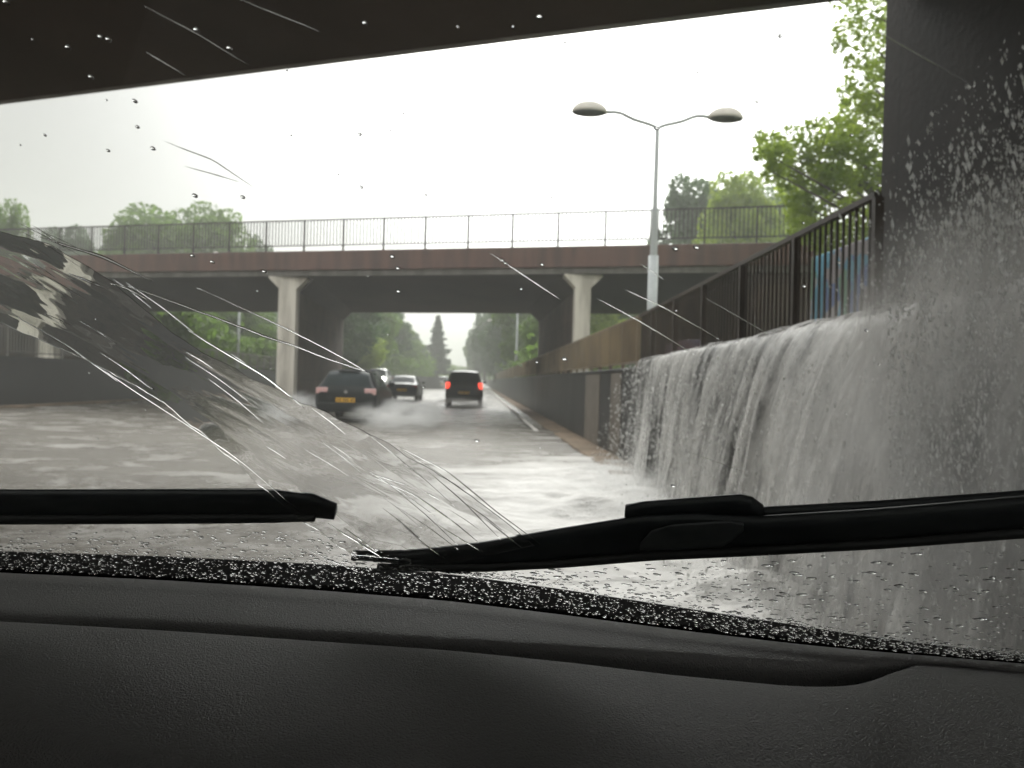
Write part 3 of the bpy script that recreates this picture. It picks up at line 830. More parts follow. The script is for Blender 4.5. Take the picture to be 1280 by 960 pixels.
mist('waterfall_mist', (1.6, 7.4, 0.1), (0.7, 4.2, 0.40), 1.5, 3.0, 12)
mist('waterfall_mist', (1.75, 2.9, 0.8), (0.42, 1.5, 1.3), 2.6, 2.6, 17)

# ------------------------------------------------------------------ cars
def cr(p0, p1, p2, p3, t):
    return 0.5 * ((2 * p1) + (-p0 + p2) * t + (2 * p0 - 5 * p1 + 4 * p2 - p3) * t * t + (-p0 + 3 * p1 - 3 * p2 + p3) * t ** 3)

class CarBody:
    """stations: (y, halfwidth, floor, belt, roof, roof_halfwidth)"""
    def __init__(s, st): s.st = np.array(st, float); s.n = len(st)
    def par(s, u):
        u = min(max(u, 0), s.n - 1 - 1e-6); i = int(u); t = u - i
        g = lambda k: s.st[min(max(k, 0), s.n - 1)]
        a, b = g(i), g(i + 1)
        lin = a + (b - a) * t
        cu = cr(g(i - 1), a, b, g(i + 2), t)
        return 0.45 * lin + 0.55 * cu
    def ring(s, u):
        y, w_, f, b, r, rw = s.par(u)
        h = b - f
        half = [(0, f), (w_ * .80, f), (w_ * .94, f + .06), (w_ * .985, f + .3 * h), (w_, f + .62 * h), (w_ * .985, f + .86 * h), (w_ * .95, b),
                ((w_ * .95 + rw) / 2 + .01, (b + r) / 2 + .005), (rw * 1.0, r - .05 * (r - b)), (rw * .9, r - .01), (rw * .5, r + .012), (0, r + .016)]
        return y, half
    def pt(s, u, v, side=1, off=0.0):
        """v: index along the half-ring"""
        y, h = s.ring(u)
        v = min(max(v, 0), len(h) - 1 - 1e-6); i = int(v); t = v - i
        x = h[i][0] + (h[i + 1][0] - h[i][0]) * t; z = h[i][1] + (h[i + 1][1] - h[i][1]) * t
        return Vector((side * x, y, z))
    def mesh(s, nu=44):
        mb = MB(); rings = []
        for k in range(nu + 1):
            y, h = s.ring((s.n - 1) * k / nu)
            rings.append([(x, y, z) for x, z in h] + [(-x, y, z) for x, z in h[-2:0:-1]])
        return mb.rings(rings)
    def patch(s, u0, u1, v0, v1, side, off=0.008, nu=6, nv=6, mirror=False):
        """surface patch slightly proud of the body"""
        mb = MB(); rows = []
        for a in range(nu + 1):
            row = []
            for b_ in range(nv + 1):
                u = u0 + (u1 - u0) * a / nu; v = v0 + (v1 - v0) * b_ / nv
                p = s.pt(u, v, side)
                e = 1e-2
                du = s.pt(u + e, v, side) - s.pt(u - e, v, side); dv = s.pt(u, v + e, side) - s.pt(u, v - e, side)
                nn = du.cross(dv)
                nn = nn.normalized() if nn.length > 1e-12 else Vector((0, 0, 1))
                cen = Vector((0, p.y, 0.7))
                if nn.dot(p - cen) < 0: nn = -nn
                row.append(p + nn * off)
            rows.append(row)
        mb.rings(rows, cap=False, closed=False)
        return mb

def car(name, loc, rz, st, paint, label, L, wheels, tail, plate_z, extras, group=None):
    root = empty(name, loc, rz, label=label, cat='car', group=group)
    B = CarBody(st)
    B.mesh().build('body', MT[paint], root, smooth=True)
    yb = st[0][0]; hw = st[1][1]
    # rear window across the top of the body between stations
    u0, u1 = extras['rear_win']
    mb = B.patch(u0, u1, 8.35, 10.999, 1); mb2 = B.patch(u0, u1, 8.35, 10.999, -1)
    b = len(mb.v); mb.v += mb2.v; mb.f += [tuple(i + b for i in f) for f in mb2.f]
    mb.build('rear_window', MT['carglass'], root, smooth=True)
    u0, u1 = extras['wind']
    mb = B.patch(u0, u1, 8.35, 10.999, 1); mb2 = B.patch(u0, u1, 8.35, 10.999, -1)
    b = len(mb.v); mb.v += mb2.v; mb.f += [tuple(i + b for i in f) for f in mb2.f]
    mb.build('windscreen', MT['carglass'], root, smooth=True)
    for side in (1, -1):
        for (a, c_) in extras['side_wins']:
            B.patch(a, c_, 6.15, 7.9, side, nu=8).build('side_window', MT['carglass'], root, smooth=True)
    # wheels
    for y in wheels:
        for side in (1, -1):
            t = MB()
            x0 = side * (hw - 0.20); x1 = side * (hw + 0.012); r = extras.get('wr', .31)
            rings = []
            for xx, rr in ((x0, r * .9), (x0 + (x1 - x0) * .15, r), (x0 + (x1 - x0) * .85, r), (x1, r * .93), (x1, r * .66)):
                rings.append([(xx, y + rr * math.cos(k * math.pi / 14), r + rr * math.sin(k * math.pi / 14) - .02) for k in range(28)])
            wh = t.rings(rings).build('wheel', MT['rubber'], root, smooth=True)
            rm = MB(); xo = x1 + side * .004
            for k in range(5):
                a = 2 * math.pi * k / 5
                ca, sa = math.cos(a), math.sin(a)
                q = []
                for rr, ww in ((.04, .035), (r * .66, .05)):
                    for sgn in (-1, 1):
                        q.append((xo, y + rr * ca - sgn * ww * sa, r - .02 + rr * sa + sgn * ww * ca))
                rm.add([q[0], q[1], q[3], q[2]], [(0, 1, 2, 3)])
            rm.build('rim', MT['rim'], wh)
            # arch lip
            ar = MB(); pts = []
            for k in range(13):
                a = math.pi * k / 12
                pts.append((side * (hw + .004), y + (r + .05) * math.cos(a), r - .02 + (r + .05) * math.sin(a)))
            ar.tube(pts, .022, 6).build('wheel_arch', MT['trim'], root, smooth=True)
    # rear details, drawn on the tail plane
    for side in (1, -1):
        zc, hh, x0, x1, yl, mt = tail
        MB().box(min(side * x0, side * x1), max(side * x0, side * x1), yl - 0.03, yl + .12, zc - hh, zc + hh).build('tail_light', MT[mt], root, bevel=.02)
        mz = st[4][3] + .04
        my = extras.get('mirror_y', .55)
        MB().box(min(side * (hw + .02), side * (hw + .20)), max(side * (hw + .02), side * (hw + .20)), my, my + .09, mz, mz + .13).build('mirror', MT[paint], root, bevel=.03)
    if plate_z:
        pl = MB().box(-.26, .26, yb - .045, yb - .03, plate_z, plate_z + .115).build('number_plate', MT['plate'], root, bevel=.006)
        mk_ = MB()
        for x in (-.2, -.14, -.05, .01, .07, .16, .21):
            mk_.box(x - .016, x + .016, yb - .0475, yb - .0455, plate_z + .025, plate_z + .09)
        mk_.build('plate_marks', MT['platedark'], pl)
    MB().box(-hw * .93, hw * .93, yb - .03, yb + .25, .30, .55).build('rear_bumper', MT[extras.get('bumper', 'trim')], root, bevel=.05)
    MB().box(-hw * .93, hw * .93, -yb - .25, -yb + .03, .27, .52).build('front_bumper', MT[extras.get('bumper', 'trim')], root, bevel=.05)
    for side in (1, -1):
        MB().box(min(side * .42, side * .72), max(side * .42, side * .72), -yb - .12, -yb + .025, extras.get('hz', .58), extras.get('hz', .58) + .15).build('headlight', MT[extras.get('head', 'carglass')], root, bevel=.03)
    return root

hatch = [(-2.06, .74, .34, .78, .80, .60), (-2.00, .84, .28, .92, .955, .66), (-1.72, .86, .26, .955, 1.26, .60), (-1.42, .86, .26, .96, 1.42, .57),
         (-.5, .87, .26, .955, 1.475, .60), (.35, .87, .26, .94, 1.44, .58), (1.05, .86, .26, .92, .985, .64), (1.65, .85, .27, .84, .88, .60), (1.98, .80, .3, .70, .74, .55), (2.06, .70, .35, .60, .62, .5)]
hx = at(434, 500, 21.5)
black_hatch = car('car', (hx.x, 23.3, 0.0), 0, hatch, 'carblack', 'black hatchback with yellow number plate ploughing through the flood, nearest of the cars ahead', 4.1,
          (-1.28, 1.25), (.86, .085, .50, .82, -2.02, 'lenspink'), .56, dict(rear_win=(1.12, 2.85), wind=(5.1, 5.95), side_wins=((3.0, 3.9), (4.05, 4.95)), bumper='carblack', wr=.32))
MB().tube([(0, -2.05, .84), (0, -2.065, .84)], .05, 12).build('badge', MT['chrome'], black_hatch)
MB().box(-.30, .30, -1.62, -1.42, 1.405, 1.43).build('spoiler', MT['carblack'], black_hatch, bevel=.01)

suv = [(-2.05, .78, .42, .95, .97, .66), (-2.02, .86, .36, 1.06, 1.10, .70), (-1.86, .87, .34, 1.08, 1.45, .66), (-1.70, .87, .34, 1.09, 1.66, .63),
       (-.6, .88, .34, 1.08, 1.73, .65), (.3, .88, .34, 1.06, 1.70, .63), (.95, .87, .34, 1.04, 1.12, .68), (1.6, .86, .35, .98, 1.02, .66), (1.98, .82, .38, .85, .9, .6), (2.05, .74, .42, .7, .74, .55)]
sx = at(580, 490, 36)
bsuv = car('car', (sx.x, 38.0, 0), 0, suv, 'carblack', 'tall black suv with lit red tail lights driving ahead in the middle of the road', 4.1,
           (-1.3, 1.3), (1.0, .15, .66, .86, -2.02, 'taillit'), .62, dict(rear_win=(1.15, 2.8), wind=(5.1, 5.95), side_wins=((3.0, 3.9), (4.05, 4.95)), wr=.36, bumper='trim'))
MB().box(-.72, .72, -2.04, -1.98, .78, .82).build('tailgate_trim', MT['trim'], bsuv, bevel=.01)
for s_ in (-1, 1):
    MB().tube([(s_ * .56, -1.5, 1.74), (s_ * .56, -1.4, 1.79), (s_ * .56, .1, 1.8), (s_ * .56, .2, 1.75)], .018, 6).build('roof_rail', MT['trim'], bsuv, smooth=True)

sedan = [(-2.25, .74, .34, .80, .82, .58), (-2.18, .84, .28, .92, .95, .66), (-1.7, .86, .26, .95, 1.0, .64), (-1.05, .87, .26, .95, 1.36, .58),
         (-.4, .87, .26, .95, 1.42, .59), (.35, .87, .26, .93, 1.40, .57), (1.1, .86, .26, .91, .96, .64), (1.75, .85, .27, .84, .88, .60), (2.15, .80, .3, .70, .74, .55), (2.25, .70, .35, .60, .62, .5)]
dx = at(502, 488, 42)
bsed = car('car', (dx.x, 44.4, 0), 0, sedan, 'carblack', 'small dark saloon in spray between the black hatchback and the oncoming headlights', 4.5,
           (-1.4, 1.4), (.82, .07, .52, .82, -2.21, 'lensred'), .58, dict(rear_win=(2.1, 2.9), wind=(5.1, 5.95), side_wins=((3.05, 3.9), (4.05, 4.95)), bumper='carblack'))
ox = at(469, 478, 60)
wcar = car('car', (ox.x, 62, 0), math.pi, suv, 'carwhite', 'pale oncoming van with bright headlights behind the black hatchback', 4.1,
           (-1.3, 1.3), (1.0, .15, .66, .86, -2.02, 'lensred'), None, dict(rear_win=(1.12, 2.85), wind=(5.1, 5.95), side_wins=((3.0, 3.9), (4.05, 4.95)), bumper='carwhite', head='headlit', hz=1.02, wr=.36))
wcar.scale = (1.0, 1.1, 1.15)
fx_ = at(553, 474, 105)
fcar = car('car', (fx_.x, 107, 0), 0, suv, 'carwhite', 'small pale far-off car just left of the suv roof', 4.1,
           (-1.3, 1.3), (1.0, .12, .68, .84, -2.02, 'lensred'), .62, dict(rear_win=(1.15, 2.8), wind=(5.1, 5.95), side_wins=((3.0, 3.9), (4.05, 4.95)), wr=.36, bumper='carwhite'))

# ------------------------------------------------------------------ lamp posts
def lamp_head(root, x, z, s, k=1.0):
    """cobra/mushroom head: domed hood over a shallow bowl, long axis along local x, s = outward sign"""
    L_, W_, H_ = .40 * k, .24 * k, .27 * k
    hood = MB(); rings = []
    for i in range(9):
        a = math.pi / 2 * i / 8
        rr = math.cos(a); zz = math.sin(a)
        rings.append([(x + s * L_ * .95 + L_ * rr * math.cos(t) * (1 if math.cos(t) * s > 0 else 1.08), W_ * rr * math.sin(t), z + H_ * zz) for t in [2 * math.pi * q / 20 for q in range(20)]])
    hood.rings(rings)
    hd = hood.build('lamp_hood', MT['lamphood'], root, smooth=True)
    bowl = MB(); rings = []
    for i in range(5):
        a = math.pi / 2 * i / 4
        rings.append([(x + s * L_ * .95 + L_ * .97 * math.cos(a) ** .7 * math.cos(t) if a < 1.5 else x + s * L_ * .95 + .01 * math.cos(t), W_ * .97 * max(math.cos(a), .02) ** .7 * math.sin(t), z - .002 - .06 * k * math.sin(a)) for t in [2 * math.pi * q / 20 for q in range(20)]])
    bowl.rings(rings).build('lamp_bowl', MT['lampglass'], hd, smooth=True)

LY = 17.5
base = at(813, 450, LY); top = at(828, 165, LY)
root = empty('street_lamp', (base.x, LY, 1.4), 0, label='tall grey double-armed street lamp behind the railing right of the bridge column', cat='street lamp')
zt = top.z - 1.4; zsl = at(821, 320, LY).z - 1.4; zmid = at(824, 262, LY).z - 1.4
MB().tube([(0, 0, -.1), (0, 0, zsl)], .115, 16).build('sleeve', MT['polewhite'], root, smooth=True)
MB().tube([(0, 0, zsl - .01), (0, 0, zsl + .03), (0, 0, zmid), (0, 0, zmid + .06), (0, 0, zt)], [.09, .085, .078, .056, .052], 14).build('pole', MT['galv'], root, smooth=True)
for s_, pe in ((-1, (765, 143)), (1, (897, 147))):
    e = at(pe[0], pe[1], LY); dxx = e.x - base.x; dz = e.z - 1.4
    # undo the image tilt: arms are symmetric in the world
    dxx = s_ * 1.25; dz = zt + .36
    pts = []
    for k in range(13):
        t = k / 12
        # bend out of the pole, rise, level off
        p = [(0, zt - .06), (s_ * .07, zt + .12), (s_ * .55, zt + .26), (s_ * .9, zt + .40), (dxx, dz + .03)]
        i = min(int(t * 4), 3); tt_ = t * 4 - i
        g = lambda q: np.array(p[min(max(q, 0), 4)])
        v = cr(g(i - 1), g(i), g(i + 1), g(i + 2), tt_)
        pts.append((v[0], 0, v[1]))
    MB().tube(pts, .040, 10).build('arm', MT['galv'], root, smooth=True)
    lamp_head(root, dxx - s_ * .04, dz + .01, s_, 1.0)
def simple_lamp(px, py_top, Y, label, zb=1.42, h=None, group='pale lamp posts beyond the bridge'):
    p = at(px, 460, Y)
    z = (at(px, py_top, Y).z if h is None else h)
    r_ = empty('street_lamp', (p.x, Y, zb), 0, label=label, cat='street lamp', group=group)
    H = z - zb
    MB().tube([(0, 0, 0), (0, 0, H * .4), (0, 0, H)], [.11, .09, .06], 10).build('pole', MT['polewhite'], r_, smooth=True)
    MB().tube([(0, 0, H - .05), (-.5, 0, H + .18), (-1.2, 0, H + .22)], .04, 8).build('arm', MT['galv'], r_, smooth=True)
    lamp_head(r_, -1.15, H + .2, -1, 1.1)
    return r_
simple_lamp(645, 0, 66, 'pale lamp post nearest beyond the bridge on the right', h=10.5)
simple_lamp(627, 404, 100, 'pale lamp post second beyond the bridge on the right')
simple_lamp(615, 425, 130, 'pale lamp post third beyond the bridge on the right')
simple_lamp(609, 438, 165, 'smallest pale lamp post at the far end of the right row')
simple_lamp(297, 0, 50, 'pale lamp post in front of green trees under the left span', h=8.5)
simple_lamp(470, 428, 95, 'thin pale lamp post left of the conifer seen under the bridge')

# ------------------------------------------------------------------ trees
def leafmesh(name, centers, radii, counts, size, mat, parent, flatz=0.8, droop=0.0):
    P = []; 
    for c_, r_, n_ in zip(centers, radii, counts):
        d = RNG.normal(size=(n_, 3)); d /= np.linalg.norm(d, axis=1, keepdims=True)
        rr = r_ * (0.45 + 0.6 * RNG.random(n_) ** 0.6)[:, None]
        P.append(np.array(c_)[None] + d * rr * np.array([1, 1, flatz]))
    P = np.concatenate(P); n = len(P)
    a = RNG.normal(size=(n, 3)); a /= np.linalg.norm(a, axis=1, keepdims=True)
    a[:, 2] = a[:, 2] * .6 - droop; a /= np.linalg.norm(a, axis=1, keepdims=True)
    b = np.cross(a, RNG.normal(size=(n, 3))); b /= np.linalg.norm(b, axis=1, keepdims=True)
    s_ = (size * (0.6 + 0.8 * RNG.random(n)))[:, None]
    V = np.stack([P - a * s_, P + b * s_ * .5 - a * s_ * .1, P + a * s_, P - b * s_ * .5 - a * s_ * .1], 1).reshape(-1, 3)
    return npmesh(name, V, np.arange(4 * n).reshape(-1, 4), mat, parent, smooth=False)

def broad_tree(h, r, mat, n_cl=34, per=260, leaf=.2, seed=0, trunk_h=.28):
    rnd = random.Random(seed)
    root = empty('tree', (0, 0, 0))
    tr = MB(); tr.tube([(0, 0, -.3), (.05, .03, h * .2), (-.05, .05, h * .45), (.03, 0, h * .75)], [.028 * h, .022 * h, .016 * h, .006 * h], 9)
    cs, rs = [], []
    for i in range(n_cl):
        t = (i + .5) / n_cl
        a = i * 2.399 + rnd.uniform(-.4, .4)
        zz = trunk_h + (1 - trunk_h) * t
        prof = math.sin(math.pi * min(max((zz - trunk_h * .6) / (1.05 - trunk_h * .6), 0), 1)) ** .6
        rr = r * prof * rnd.uniform(.45, 1.0)
        cpt = (rr * math.cos(a), rr * math.sin(a), h * zz * rnd.uniform(.93, 1.02))
        cs.append(cpt); rs.append(r * rnd.uniform(.2, .38))
        if i % 3 == 0:
            z0 = h * max(zz - .3, .15)
            tr.tube([(0, 0, z0), (cpt[0] * .5, cpt[1] * .5, (z0 + cpt[2]) / 2 + .1 * h * .2), cpt], [.010 * h, .006 * h, .002 * h], 6)
    tr.build('trunk', MT['bark'], root, smooth=True)
    leafmesh('crown', cs, rs, [per] * n_cl, leaf, mat, root)
    return root

def conifer(h, r, seed=0):
    root = empty('conifer_tree', (0, 0, 0))
    MB().tube([(0, 0, -.3), (0, 0, h * .5), (0, 0, h)], [.02 * h, .012 * h, .003 * h], 8).build('trunk', MT['bark'], root, smooth=True)
    rnd = random.Random(seed); cs, rs, cn = [], [], []
    for i in range(70):
        t = i / 70
        z = h * (.12 + .88 * t)
        a = i * 2.399
        R_ = r * (1 - t) ** .95 * rnd.uniform(.4, 1.15)
        for q in (.35, .8):
            cs.append((R_ * q * math.cos(a), R_ * q * math.sin(a), z - R_ * q * .25)); rs.append(.05 * r + .20 * r * (1 - t)); cn.append(int(20 + 40 * (1 - t)))
    leafmesh('crown', cs, rs, cn, .22, MT['needle'], root, flatz=.5, droop=.3)
    return root

def copy_tree(o, parent=None):
    c_ = o.copy(); COL.objects.link(c_)
    if parent: c_.parent = parent
    for ch in o.children: copy_tree(ch, c_)
    return c_
protos = {
    'a': broad_tree(10, 4.2, MT['leaf'], 46, 420, .18, 1, .18),
    'b': broad_tree(10, 3.6, MT['leafdark'], 44, 420, .18, 5, .15),
    'c': broad_tree(10, 4.4, MT['leaflime'], 44, 420, .18, 9, .08),
    'd': conifer(10, 2.4, 3)}
used = set()
def put(kind, px, py_top, Y, width_px, label, zb=1.4, rz=None, group=None):
    """place a tree whose crown top shows at (px, py_top) at depth Y"""
    o = protos[kind]
    if kind in used: o = copy_tree(o)
    used.add(kind)
    p = at(px, py_top, Y); h = p.z - zb
    rr = {'a': 4.6, 'b': 4.0, 'c': 4.8, 'd': 2.3}[kind]
    wdt = width_px * Y / F / 2
    o.location = (p.x, Y, zb)
    o.scale = (wdt / rr, wdt / rr, h / 10.3)
    o.rotation_euler = (0, 0, rz if rz is not None else random.uniform(0, 6.28))
    tag(o, label, 'tree', group)
    return o
G1 = 'trees behind the bridge railing'; G2 = 'hazy trees seen under the bridge'
put('a', 200, 272, 62, 180, 'round green tree behind the bridge railing on the left', group=G1)
put('a', 262, 266, 66, 140, 'second rounded crown touching the right side of the green tree behind the bridge railing', group=G1)
put('b', 150, 300, 70, 60, 'low green tree top at the left foot of the round crown behind the railing', group=G1)
put('a', 12, 262, 48, 70, 'green tree at the left edge of the view above the bridge', group=G1)
put('b', 85, 292, 75, 90, 'low distant tree top between the left-edge tree and the round tree', group=G1)
put('b', 322, 306, 80, 60, 'lowest bush-like tree top peeping over the bridge deck right of the round crown', group=G1)
put('b', 868, 231, 52, 112, 'dark green tree just right of the lamp post behind the bridge railing', zb=2.4)
put('c', 922, 224, 44, 150, 'yellow-green tree behind the right end of the bridge', zb=2.4)
put('a', 972, 240, 60, 150, 'mid green tree behind the bridge, between the yellow-green tree and the big near tree', zb=2.4)
# green seen under the left span
put('a', 235, 385, 56, 110, 'bright green tree under the left span beside the dark pier', group=G2)
put('a', 300, 380, 62, 110, 'green tree under the left span behind the pale lamp post', group=G2)
put('b', 175, 380, 70, 110, 'dark green tree mostly hidden by the left pier', group=G2)
# under the middle span, left row
for i, (px, pt, Y, wd, k) in enumerate(((425, 345, 62, 120, 'b'), (455, 372, 78, 95, 'a'), (470, 385, 95, 90, 'b'), (492, 402, 105, 70, 'a'), (508, 418, 125, 55, 'b'), (520, 432, 150, 50, 'a'), (535, 442, 175, 45, 'b'), (450, 420, 66, 90, 'c'))):
    put(k, px, pt, Y, wd, ['large hazy tree at the left edge of the middle bridge opening', 'second hazy tree of the left row under the bridge',
        'third hazy tree of the left row under the bridge', 'fourth hazy tree of the left row under the bridge', 'fifth hazy tree of the left row under the bridge',
        'sixth hazy tree of the left row near the conifer', 'farthest hazy tree at the foot of the conifer', 'low yellow-green tree in front of the left row under the bridge'][i], group=G2)
put('d', 548, 392, 118, 50, 'tall dark conifer standing alone in the middle of the bridge opening')
for i, (px, pt, Y, wd, k) in enumerate(((662, 350, 70, 90, 'a'), (638, 372, 90, 70, 'b'), (622, 388, 112, 60, 'b'), (608, 392, 138, 46, 'b'), (598, 420, 160, 40, 'a'), (690, 380, 52, 80, 'a'), (750, 375, 50, 90, 'c'), (800, 365, 58, 110, 'a'))):
    put(k, px, pt, Y, wd, ['large hazy tree at the right edge of the middle bridge opening', 'second hazy tree of the right row under the bridge',
        'third hazy tree of the right row under the bridge', 'tall hazy tree closest to the sky gap right of the conifer', 'farthest small hazy tree of the right row',
        'green tree mostly hidden behind the right bridge pier', 'pale green tree under the right span between column and railing',
        'mid green tree under the right span just left of the lamp post sleeve'][i], group=G2)

# near tree at right, its leaves hang beside the dark pier
def near_tree():
    Y0 = 18.5
    b0 = at(1085, 300, Y0)
    root = empty('tree', (b0.x + 1.2, Y0 + .5, 1.4), 0, label='big lime-green tree with hanging leafy branches left of the dark pier', cat='tree')
    inv = -root.location
    spots = []
    def sp_(px, py, r_px, n): spots.append((at(px, py, Y0 + random.uniform(-1.2, 1.2)) + inv, r_px * Y0 / F, n))
    for px, py, r_, n in ((1070, 130, 18, 70), (1095, 90, 16, 60), (1045, 182, 20, 90), (1060, 165, 20, 90), (958, 192, 16, 60), (975, 195, 18, 80), (965, 215, 12, 40), (985, 222, 16, 70), (1005, 288, 18, 90), (1030, 300, 20, 90), (1000, 190, 20, 90), (1015, 225, 22, 120), (1045, 222, 20, 120), (1078, 222, 24, 140), (1000, 256, 20, 110), (1075, 180, 24, 100), (1035, 182, 18, 80), (1092, 130, 18, 80), (1085, 15, 30, 110), (1062, 40, 22, 70), (1095, 60, 26, 90), (1048, 55, 12, 34), (1080, 95, 20, 60), (1100, 110, 24, 80), (1062, 78, 10, 24),
                          (1060, 118, 14, 40), (1085, 150, 26, 100), (1050, 160, 22, 90), (1020, 165, 20, 76), (990, 172, 18, 60), (965, 178, 16, 46), (950, 172, 9, 22),
                          (1100, 190, 30, 130), (1065, 200, 28, 120), (1030, 200, 26, 110), (1000, 208, 22, 84), (970, 210, 18, 52), (985, 240, 16, 44), (1015, 240, 24, 110),
                          (1050, 240, 28, 140), (1090, 240, 30, 140), (1070, 275, 26, 120), (1025, 272, 24, 110), (995, 272, 14, 40), (1120, 40, 40, 150), (1130, 130, 40, 150), (1130, 220, 40, 150),
                          (1160, 60, 45, 150), (1060, -30, 40, 120), (1110, -40, 50, 160), (1040, 300, 24, 90), (1085, 305, 26, 110)):
        sp_(px, py, r_, int(n * 1.25))
    tr = MB()
    crown_c = Vector((0.6, 0, 5.0))
    tr.tube([(0.6, 0, -.4), (.5, 0, 2), (.6, .1, 4), (.8, 0, 7), (.7, 0, 11)], [.28, .24, .2, .14, .05], 10)
    for i, (c_, r_, n) in enumerate(spots):
        if i % 2 == 0:
            z0 = max(1.2, c_.z - 1.5 - .2 * abs(c_.x))
            tr.tube([(.6, 0, z0), ((c_.x + .6) / 2, c_.y / 2, (z0 + c_.z) / 2 + .35), tuple(c_)], [.07, .04, .012], 6)
    tr.build('trunk', MT['bark'], root, smooth=True)
    leafmesh('crown', [tuple(s_[0]) for s_ in spots], [s_[1] for s_ in spots], [int(s_[2] * 1.9) for s_ in spots], .08, MT['leaflime'], root, flatz=1, droop=.25)
near_tree()

# verge growth behind the right railing
def verge():
    n = 9000
    x = 3.0 + 4.6 * RNG.random(n); y = 9 + 15 * RNG.random(n)
    P = np.stack([x, y, np.full(n, 1.42)], 1)
    a = np.stack([RNG.normal(size=n) * .3, RNG.normal(size=n) * .3, np.ones(n)], 1) * (0.05 + .10 * RNG.random(n))[:, None]
    b = np.stack([RNG.normal(size=n), RNG.normal(size=n), np.zeros(n)], 1); b /= np.linalg.norm(b, axis=1, keepdims=True)
    V = np.stack([P - b * .012, P + b * .012, P + a], 1).reshape(-1, 3)
    tag(npmesh('grass', V, np.arange(3 * n).reshape(-1, 3), MT['leaflime'], smooth=False), kind='stuff')
verge()

def thicket(name, pts, h, n, seed):
    rg = np.random.default_rng(seed)
    pts = np.array(pts, float); t = rg.random(n) * (len(pts) - 1); i = t.astype(int); f = (t - i)[:, None]
    c_ = pts[i] * (1 - f) + pts[np.minimum(i + 1, len(pts) - 1)] * f
    hh = h * (.45 + .9 * snoise(c_[:, 1], c_[:, 0], seed, 3, .25, .25))
    P = np.stack([c_[:, 0] + rg.normal(size=n) * .8, c_[:, 1], 1.35 + hh * rg.random(n) ** .7], 1)
    a = rg.normal(size=(n, 3)); a /= np.linalg.norm(a, axis=1, keepdims=True)
    b = np.cross(a, rg.normal(size=(n, 3))); b /= np.linalg.norm(b, axis=1, keepdims=True)
    s_ = .22
    V = np.stack([P - a * s_, P + b * s_ * .6, P + a * s_, P - b * s_ * .6], 1).reshape(-1, 3)
    tag(npmesh(name, V, np.arange(4 * n).reshape(-1, 4), MT['leaf'], smooth=False), kind='stuff')
thicket('undergrowth', [(-17.5, 44), (-17, 62), (-8, 105), (-7, 200)], 3.2, 26000, 3)
thicket('undergrowth', [(4.8, 42), (5.0, 120), (4.2, 230)], 2.6, 22000, 4)
thicket('undergrowth', [(-60, 48), (-17.5, 48)], 3.0, 9000, 5)
thicket('undergrowth', [(-7, 205), (-2, 215), (4, 212)], 3.5, 6000, 6)

# ------------------------------------------------------------------ the car the view is taken from
own = empty('car', (0, -0.6, 0), 0, label='car we sit in, its wet windscreen, wipers and black dashboard filling the front', cat='car')
OI = Matrix.Translation(-Vector(own.location))
def adopt(o, parent=None):
    """parent keeping world coordinates of mesh"""
    if parent is None or parent is own:
        o.data.transform(OI); o.parent = own
    else:
        o.data.transform(OI); o.parent = parent
    return o

PX = [-260, 0, 200, 400, 560, 700, 850, 1000, 1080, 1135, 1180, 1280, 1480]
def curve(vals):
    return lambda x: float(np.interp(x, PX, vals))
def smoothcurve(vals):
    xs = np.linspace(-260, 1480, 240); y = np.interp(xs, PX, vals)
    k = np.hanning(15); k /= k.sum()
    yp = np.pad(y, 7, mode='reflect', reflect_type='odd')
    ys = np.convolve(yp, k, 'valid')
    return lambda x: float(np.interp(x, xs, ys))
r0 = smoothcurve([700, 713, 722, 735, 748, 765, 785, 803, 811, 816, 820, 828, 852])
r1 = smoothcurve([714, 727, 737, 750, 764, 780, 799, 815, 821, 824, 827, 835, 858])
r2 = smoothcurve([758, 768, 777, 790, 799, 808, 818, 829, 831, 828, 831, 840, 864])
r5 = smoothcurve([766, 775, 786, 800, 811, 825, 843, 857, 856, 831, 835, 845, 870])
frit = smoothcurve([681, 688, 694, 704, 716, 735, 758, 781, 794, 801, 806, 818, 842])
DROP = 0.24
zb = EYE.z - DROP
# windscreen base in plan
bx, by = [], []
for px in np.linspace(-200, 1450, 30):
    p = at_z(px, r0(px), zb); bx.append(p.x); by.append(p.y)
cf = np.polyfit(bx, by, 3)
Yb = lambda x: np.polyval(cf, x)
KS = 0.95
def gs(X, s_): return np.stack([X, Yb(X) - s_, zb + KS * s_], -1)
def gnorm(X):
    d = np.polyval(np.polyder(cf), X)
    n = np.stack([-KS * d, np.full_like(X, KS), np.ones_like(X)], -1)
    return n / np.linalg.norm(n, axis=-1, keepdims=True)
RT, UP, FWv = np.array(rt2), np.array(up2), np.array(fw)
def ws(px, py, off=0.0):
    """point of the windscreen behind pixel, off metres outside the glass"""
    px = np.atleast_1d(np.asarray(px, float)); py = np.atleast_1d(np.asarray(py, float))
    d = FWv[None] * F + RT[None] * (px - 640)[:, None] - UP[None] * (py - 480)[:, None]
    d = d / d[:, 1:2]
    lo = np.full(len(px), 0.02); hi = np.full(len(px), 1.6)
    for _ in range(40):
        t = (lo + hi) / 2
        P = np.array(EYE)[None] + d * t[:, None]
        f = P[:, 2] - (zb + KS * (Yb(P[:, 0]) - P[:, 1]))
        neg = f < 0
        lo = np.where(neg, t, lo); hi = np.where(neg, hi, t)
    P = np.array(EYE)[None] + d * ((lo + hi) / 2)[:, None]
    return P + gnorm(P[:, 0]) * off

